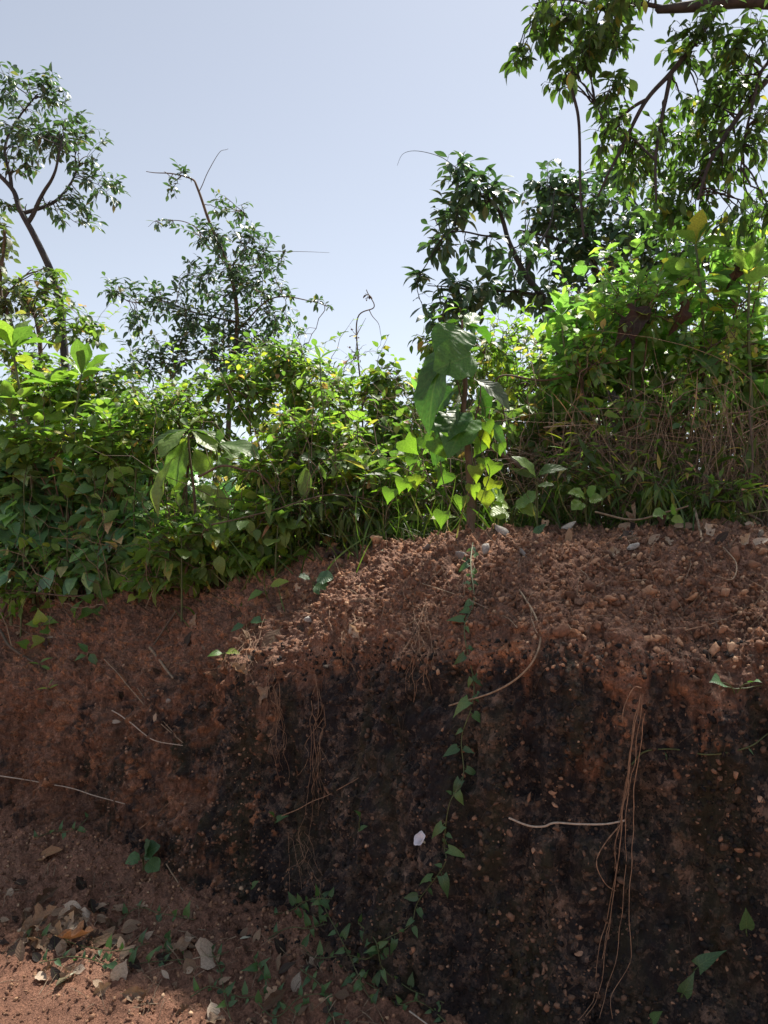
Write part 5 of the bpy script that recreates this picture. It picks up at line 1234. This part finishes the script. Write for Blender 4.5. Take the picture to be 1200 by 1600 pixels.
# ------------------------------------------------------------------ grass, dry brush, undergrowth
def grass_mass(name, label, spots, mat, kind, n, hgt, seed, cat='grass', spread=.5, wid=1.0, tilt=.35):
    rg = R_(seed); L = Leaves(); g0 = None
    for _ in range(n):
        s_ = spots[rg.integers(0, len(spots))]
        px = s_[0] + rg.normal() * s_[2]; d = s_[1] + rg.normal() * s_[3]
        p = ground_at(px, d)
        if g0 is None: g0 = p
        dv = UP + rg.normal(size=3) * np.array([tilt, tilt, .1])
        L.add(p, dv, np.array([rg.normal(), rg.normal(), .2]), hgt * rg.uniform(.4, 1.15))
    t = thing(name, label, cat, g0); t['kind'] = 'stuff'
    make_leaves(L, kind, mat, t, rg, 0, mass='blades', width=(wid * .7, wid * 1.5))
    return t
grass_mass('grass', 'green and straw grass blades along the whole crest of the bank', [(560, 3.95, 60, .12), (660, 3.9, 60, .12), (780, 3.75, 60, .1), (900, 3.6, 60, .12), (1020, 3.55, 60, .12), (1140, 3.5, 60, .12), (450, 4.2, 60, .12), (330, 4.45, 60, .1), (820, 3.9, 150, .25), (1050, 3.8, 110, .25)], 'grass', 'blade', 800, .24, 601, wid=1.0, tilt=.6)
def leaf_cloud(name, label, cat, spots, kind, mat, n, size, seed, stems=60, wood='twig', jit=.55):
    """a mass of leaves over the ground on thin stems. spots: (pixel x, depth, spread in pixels, spread in depth, low, high)"""
    rg = R_(seed); L = Leaves(); tw = []
    c0 = ground_at(spots[0][0], spots[0][1])
    t = thing(name, label, cat, c0); t['kind'] = 'stuff'
    for i in range(n):
        s_ = spots[rg.integers(0, len(spots))]
        px = s_[0] + rg.uniform(-1, 1) * s_[2]; d = s_[1] + rg.uniform(-1, 1) * s_[3]
        g_ = ground_at(px, d); h = s_[4] + (s_[5] - s_[4]) * rg.random()
        p_ = g_ + np.array([0, 0, h])
        a = rg.uniform(0, 6.28)
        L.add(p_, np.array([math.cos(a), math.sin(a), rg.normal() * .4 - .35]), UP + rg.normal(size=3) * jit, size * rg.uniform(.5, 1.25))
        if i % max(1, n // stems) == 0:
            tw.append((arcpath(g_, p_ + rg.normal(size=3) * .05, rg, 7, .05, .1), .004, .0015))
    tubes('stems', tw, M[wood], t, 4, kind='stuff')
    make_leaves(L, kind, mat, t, rg, 0)
leaf_cloud('undergrowth', 'low leafy undergrowth behind the crest in the middle', 'undergrowth', [(330, 4.75, 110, .25, 0, .5), (480, 4.45, 110, .3, 0, .5), (620, 4.3, 90, .3, 0, .55), (540, 4.9, 120, .3, .1, .8)], 'ovate', 'leaf_mound', 2600, .095, 602, 150)
leaf_cloud('undergrowth', 'shaded undergrowth behind the dry brush at the right', 'undergrowth', [(800, 4.3, 90, .3, 0, .7), (950, 4.5, 110, .25, .1, .95), (1100, 4.5, 120, .25, .1, 1.1), (1230, 4.3, 60, .3, .1, 1.1)], 'ovate', 'leaf_shrub', 3200, .11, 603, 160)
leaf_cloud('undergrowth', 'dark undergrowth behind the creeper wall at the left', 'undergrowth', [(60, 5.5, 120, .25, 0, 1.0), (200, 5.3, 100, .25, 0, .8), (330, 5.3, 80, .25, 0, .7)], 'ovate', 'leaf_dark', 2400, .12, 604, 120)
leaf_cloud('undergrowth', 'far undergrowth closing the view under the far shrubs', 'undergrowth', [(-350, 8.5, 300, .8, 0, 1.3), (1500, 7.0, 300, .8, 0, 1.6), (60, 8.5, 220, .6, 0, 1.5), (350, 8.0, 200, .6, 0, 1.3), (620, 7.8, 160, .6, 0, 1.15), (130, 7.0, 160, .5, 0, 1.3), (850, 7.6, 160, .6, 0, 1.7), (1100, 7.4, 200, .6, 0, 2.0)], 'ovate', 'leaf_shrub', 11500, .16, 605, 200)
# dead stems and dry brush at the right
rg = R_(610); tw = []
p0 = ground_at(1050, 3.7)
t = thing('dry_brush', 'tangle of dead brown stems and dry brush under the right thicket', 'brush', p0); t['kind'] = 'stuff'
for i in range(800):
    px = rg.uniform(860, 1280); d = rg.uniform(3.6, 4.35)
    a = ground_at(px, d)
    h = rg.uniform(.1, .62); b = a + np.array([rg.normal() * .2, rg.normal() * .12, h])
    if rg.random() < .35: a, b = a + np.array([0, 0, rg.uniform(.05, .5)]), a + np.array([rg.normal() * .4, rg.normal() * .2, rg.uniform(.0, .5)])
    tw.append((arcpath(a, b, rg, 8, rg.uniform(-.05, .10), .07), .0020 * rg.uniform(.4, 1.3), .0008))
tubes('dead_stems', tw, M['brush'], t, 4, kind='stuff')
L = Leaves()
for i in range(800):
    px = rg.uniform(850, 1250); d = rg.uniform(3.6, 4.4); a = ground_at(px, d) + np.array([0, 0, rg.uniform(0, .55)])
    L.add(a, np.array([rg.normal() * .6, rg.normal() * .4, rg.normal() * .7]), rg.normal(size=3), rg.uniform(.10, .26))
make_leaves(L, 'blade', 'dead', t, rg, 0, mass='dry_blades', width=(.35, 1.0))
L = Leaves()
for i in range(420):
    px = rg.uniform(840, 1250); d = rg.uniform(3.5, 4.1); a = ground_at(px, d) + np.array([0, 0, rg.uniform(0, .35)])
    L.add(a, np.array([rg.normal() * .7, rg.normal() * .4, .3 + rg.normal() * .4]), UP + rg.normal(size=3) * .5, rg.uniform(.07, .17))
make_leaves(L, 'lance', 'grass', t, rg, 0, mass='grass_shoots', width=(.7, 1.1))
tw = []
for i in range(300):
    px = rg.uniform(960, 1290); d = rg.uniform(3.5, 3.95)
    a = ground_at(px, d); b_ = a + np.array([rg.normal() * .16, rg.normal() * .1, rg.uniform(.2, .85)])
    if rg.random() < .3: a = a + np.array([0, 0, rg.uniform(.1, .6)]); b_ = a + np.array([rg.normal() * .4, rg.normal() * .1, rg.normal() * .15])
    tw.append((arcpath(a, b_, rg, 9, rg.uniform(-.04, .08), .06), .0022 * rg.uniform(.4, 1.3), .0008))
tubes('dry_stems', tw, M['straw'], t, 4, kind='stuff')
# thin dead stems through the whole thicket, lying and leaning
t = thing('dead_stalks', 'thin dead stalks and bare vines leaning through the middle growth', 'stalks', ground_at(480, 4.1)); t['kind'] = 'stuff'
tw = []
for i in range(330):
    px = rg.uniform(0, 880); d = rg.uniform(4.0, 4.7) - (px - 500) * .0009
    a = ground_at(px, d) + np.array([0, 0, rg.uniform(0, .3)]); b = a + np.array([rg.normal() * .35, rg.normal() * .12, rg.uniform(.0, .8)])
    tw.append((arcpath(a, b, rg, 9, rg.uniform(-.05, .2), .1), .0026 * rg.uniform(.4, 1.2), .001))
tubes('dead_stems', tw[::2], M['twig'], t, 4, kind='stuff'); tubes('dry_stems', tw[1::2], M['straw'], t, 4, kind='stuff')
for lab, path, r0 in [('grey fallen branch sloping down through the leaves right of the sapling', [(768, 700, 3.95), (805, 722, 3.9), (838, 748, 3.85), (880, 775, 3.8), (910, 783, 3.8)], .012), ('dark bent branch arching over the weeds right of the drooping sapling', [(310, 745, 4.15), (345, 728, 4.1), (380, 735, 4.1), (410, 745, 4.15), (440, 790, 4.2)], .007),
                      ('long bare vine sagging across the middle growth', [(330, 820, 4.0), (420, 800, 4.0), (520, 775, 4.0), (600, 785, 4.0), (640, 775, 4.05)], .004), ('dark thin branch reaching left from the right thicket', [(980, 560, 3.95), (920, 575, 3.95), (850, 595, 3.95), (780, 590, 4.0)], .006),
                      ('brown curved stem leaning at the right edge', [(1120, 740, 3.5), (1140, 775, 3.45), (1165, 800, 3.4), (1190, 815, 3.4)], .009), ('long arching bare vine at the right edge of the brush', [(1170, 640, 3.6), (1175, 720, 3.5), (1165, 780, 3.45), (1180, 830, 3.4)], .005), ('dark branch forking through the right thicket', [(1200, 530, 3.8), (1120, 560, 3.85), (1050, 600, 3.9), (960, 640, 3.9), (900, 700, 3.9)], .006)]:
    pts = PP(path); gq = drop(pts[-1][0], pts[-1][1])
    if pts[-1][2] - gq[2] < .35: pts = np.vstack([pts, gq])
    else: pts = np.vstack([pts, pts[-1] + [.05, .1, -.2], drop(pts[-1][0] + .1, pts[-1][1] + .15)])
    t = thing('dead_branch', lab, 'branch', pts[-1]); tubes('shaft', [(wobble(pts, .012, rg, 30, 6), r0, r0 * .6)], M['twig'], t, 6)

# ------------------------------------------------------------------ pale chips of stone on the crest and dead leaves on the ground
for lab, x, y, sz, sq in [('pale chip of stone standing on the crest left of the sapling', 666, 858, .065, (.7, 1, .3)), ('white lump of stone below the sapling on the crest', 757, 859, .06, (1, .7, .6)), ('flat grey chip beside the white lump', 722, 870, .07, (1, .6, .4)),
                          ('broad pale flat stone right of the sapling foot', 784, 830, .085, (1, .6, .25)), ('slanting grey stone sliver lower on the crest', 815, 866, .08, (1, .35, .3)), ('whitish lump of stone on the crest in mid-right', 992, 857, .06, (1, .7, .6)), ('grey flat stone under the dry brush', 890, 822, .09, (1, .6, .3)), ('round tan stone at the lip of the bank left of the shoulder', 482, 968, .05, (1, .9, .7)), ('small pale stone on the red slope by the straight twig', 264, 1095, .035, (1, .8, .6))]:
    o = put_stone(x, y, sz, None, 'grey_stone', int(rng.integers(8, 12)), sq, 'loose_stone', .3, flat=True, label=lab, cat='stone')
def fallen(label, px, py, size_px, ang, mat='dead', kind='curled', w=1.0, group=None, k=None, lift=.012, tiltup=.5, seed=None):
    rg = R_(int(px * 13 + py * 3))
    p, n = surf(px, py); p = p + n * lift
    d = p[1]
    a = math.radians(ang); e = P(px + math.cos(a) * size_px, py - math.sin(a) * size_px, d)
    dv = e - P(px, py, d); dv = dv - n * np.dot(dv, n) * .8
    nn = n + np.array([rg.normal() * .3, -tiltup * .6, tiltup * .5]) + rg.normal(size=3) * .25
    o = link('fallen_leaf', leaf_mesh(kind, int(rg.integers(0, 3)) if k is None else k, mat), None, None, label, 'leaf', group)
    R = frames(dv[None], nn[None])[0]; s_ = size_px * d / FOC
    Mx = np.eye(4); Mx[:3, :3] = R * (s_ * np.array([w, 1, 1]))[None, :]; Mx[:3, 3] = p - R[:, 1] * s_ * .5
    o.matrix_basis = Matrix(Mx.tolist()); return o
fallen('orange-brown oval dead leaf propped at the left foot of the bank', 70, 1338, 58, 52, 'dead_orange', 'ovate', 1.0, k=0)
fallen('pale cream leaf lying on the road at the lower left', 100, 1536, 38, 255, 'pale_leaf', 'heart', 1.1, k=0)
fallen('long grey-tan curled leaf left of the leaf heap', 75, 1402, 44, 230, 'dead', 'curled', .7)
fallen('white sliver of leaf on the talus centre', 384, 1468, 22, 60, 'pale_leaf', 'lance', 1.4)
fallen('large folded pale leaf at the top of the leaf heap', 135, 1440, 66, 50, 'dead', 'curled', 1.0)
fallen('broad pale curled leaf at the left of the leaf heap', 60, 1452, 60, 30, 'dead', 'curled', 1.0)
fallen('reddish brown leaf at the front of the leaf heap', 105, 1478, 52, 10, 'dead_orange', 'curled', 1.0)
fallen('wide flat tan leaf at the right of the leaf heap', 150, 1472, 60, 15, 'dead', 'ovate', 1.1)
fallen('narrow brown leaf pointing down from the leaf heap to the road', 185, 1530, 56, 255, 'dead', 'lance', 2.0)
fallen('twin-lobed brown dead leaf on the talus centre', 325, 1492, 56, 20, 'dead', 'heart', 1.0, k=2)
fallen('tan curled leaf left of the twin-lobed one', 280, 1488, 46, 25, 'dead', 'curled', .8)
fallen('large ribbed grey-brown leaf leaning at the dark foot', 505, 1500, 62, 100, 'dead', 'broad', .8, k=1)
fallen('crumpled tan leaf at the edge of the road', 205, 1555, 40, 15, 'dead', 'curled', 1.0)
fallen('round tan leaf on the road edge', 62, 1530, 20, 20, 'dead', 'round', 1.0)
fallen('tan leaf cut by the bottom edge of the picture', 335, 1588, 42, 285, 'dead', 'ovate', .9)
fallen('grey-brown leaf stuck upright on the lip above the dark hollow', 424, 1005, 60, 262, 'dead', 'ovate', .8, k=0)
fallen('torn tan leaf hanging below the upright one', 405, 1085, 46, 215, 'dead', 'curled', 1.0)
fallen('pale curled leaf left of the torn one', 370, 1055, 44, 290, 'dead', 'curled', .7)
fallen('crisp brown leaf at the lip near the three-leaved seedling', 520, 875, 40, 40, 'dead_red', 'curled', 1.0)
fallen('pale tan leaf lying on the crest under the dry brush', 960, 865, 34, 20, 'dead', 'curled', 1.0)
fallen('curled brown leaf on the crest in the dry brush', 1000, 810, 40, 10, 'dead', 'curled', 1.0)
fallen('dull green dead leaf at the crest right of the flat stone', 845, 830, 30, 30, 'leaf_vine', 'ovate', .9)
fallen('pinkish brown leaf on the slope beside the broken stick', 295, 1000, 32, 70, 'dead_red', 'ovate', .9)
rg = R_(700)
LOOK = {'dead': 'tan', 'dead_red': 'dark red-brown'}
def heap(where, grp, n, box, smin, smax, cond=None, mats=('dead', 'dead', 'dead_red')):
    """where: list of (x limit, place words) from left to right"""
    c = 0
    while c < n:
        x = rg.uniform(box[0], box[2]); y = rg.uniform(box[1], box[3])
        if cond and not cond(x, y): continue
        mt = mats[rg.integers(0, len(mats))]; kd = ['curled', 'ovate', 'elliptic'][rg.integers(0, 3)]; sz = rg.uniform(smin, smax)
        place = next(w for lim, w in where if x <= lim)
        lab = ('%s %s %s dead leaf %s' % ('large' if sz > smin + .6 * (smax - smin) else 'small', LOOK[mt], {'curled': 'curled', 'ovate': 'broad', 'elliptic': 'narrow'}[kd], place))
        fallen(lab, x, y, sz, rg.uniform(0, 360), mt, kd, 1.0, grp, tiltup=.8); c += 1
heap([(80, 'at the left end of the leaf heap'), (140, 'in the middle of the leaf heap'), (999, 'at the right end of the leaf heap')], 'leaf heap at the lower left', 44, (20, 1420, 215, 1500), 24, 46)
heap([(130, 'on the talus at the left edge'), (260, 'on the talus below the seedling'), (400, 'on the talus in mid-foot'), (999, 'on the talus beside the dark foot')], 'dead leaves scattered on the talus', 70, (0, 1330, 560, 1600), 16, 38, lambda x, y: y > 1330 + x * .33 and y < 1520 + x * .25)
heap([(400, 'on the bank lip under the drooping sapling'), (999, 'on the bank lip beside the bare shoulder')], 'dead leaves on the bank lip', 16, (250, 890, 560, 1000), 18, 32, lambda x, y: y > 985 - x * .2)
heap([(920, 'on the crest right of the sapling'), (1060, 'on the crest below the dry brush'), (1999, 'on the crest at the right edge')], 'dead leaves on the crest', 22, (780, 805, 1200, 850), 22, 40)
heap([(130, 'on the red slope at the left edge'), (270, 'on the red slope by the broken stick'), (999, 'on the red slope near the hollow')], 'leaf scraps on the red slope', 14, (0, 980, 400, 1150), 10, 22)
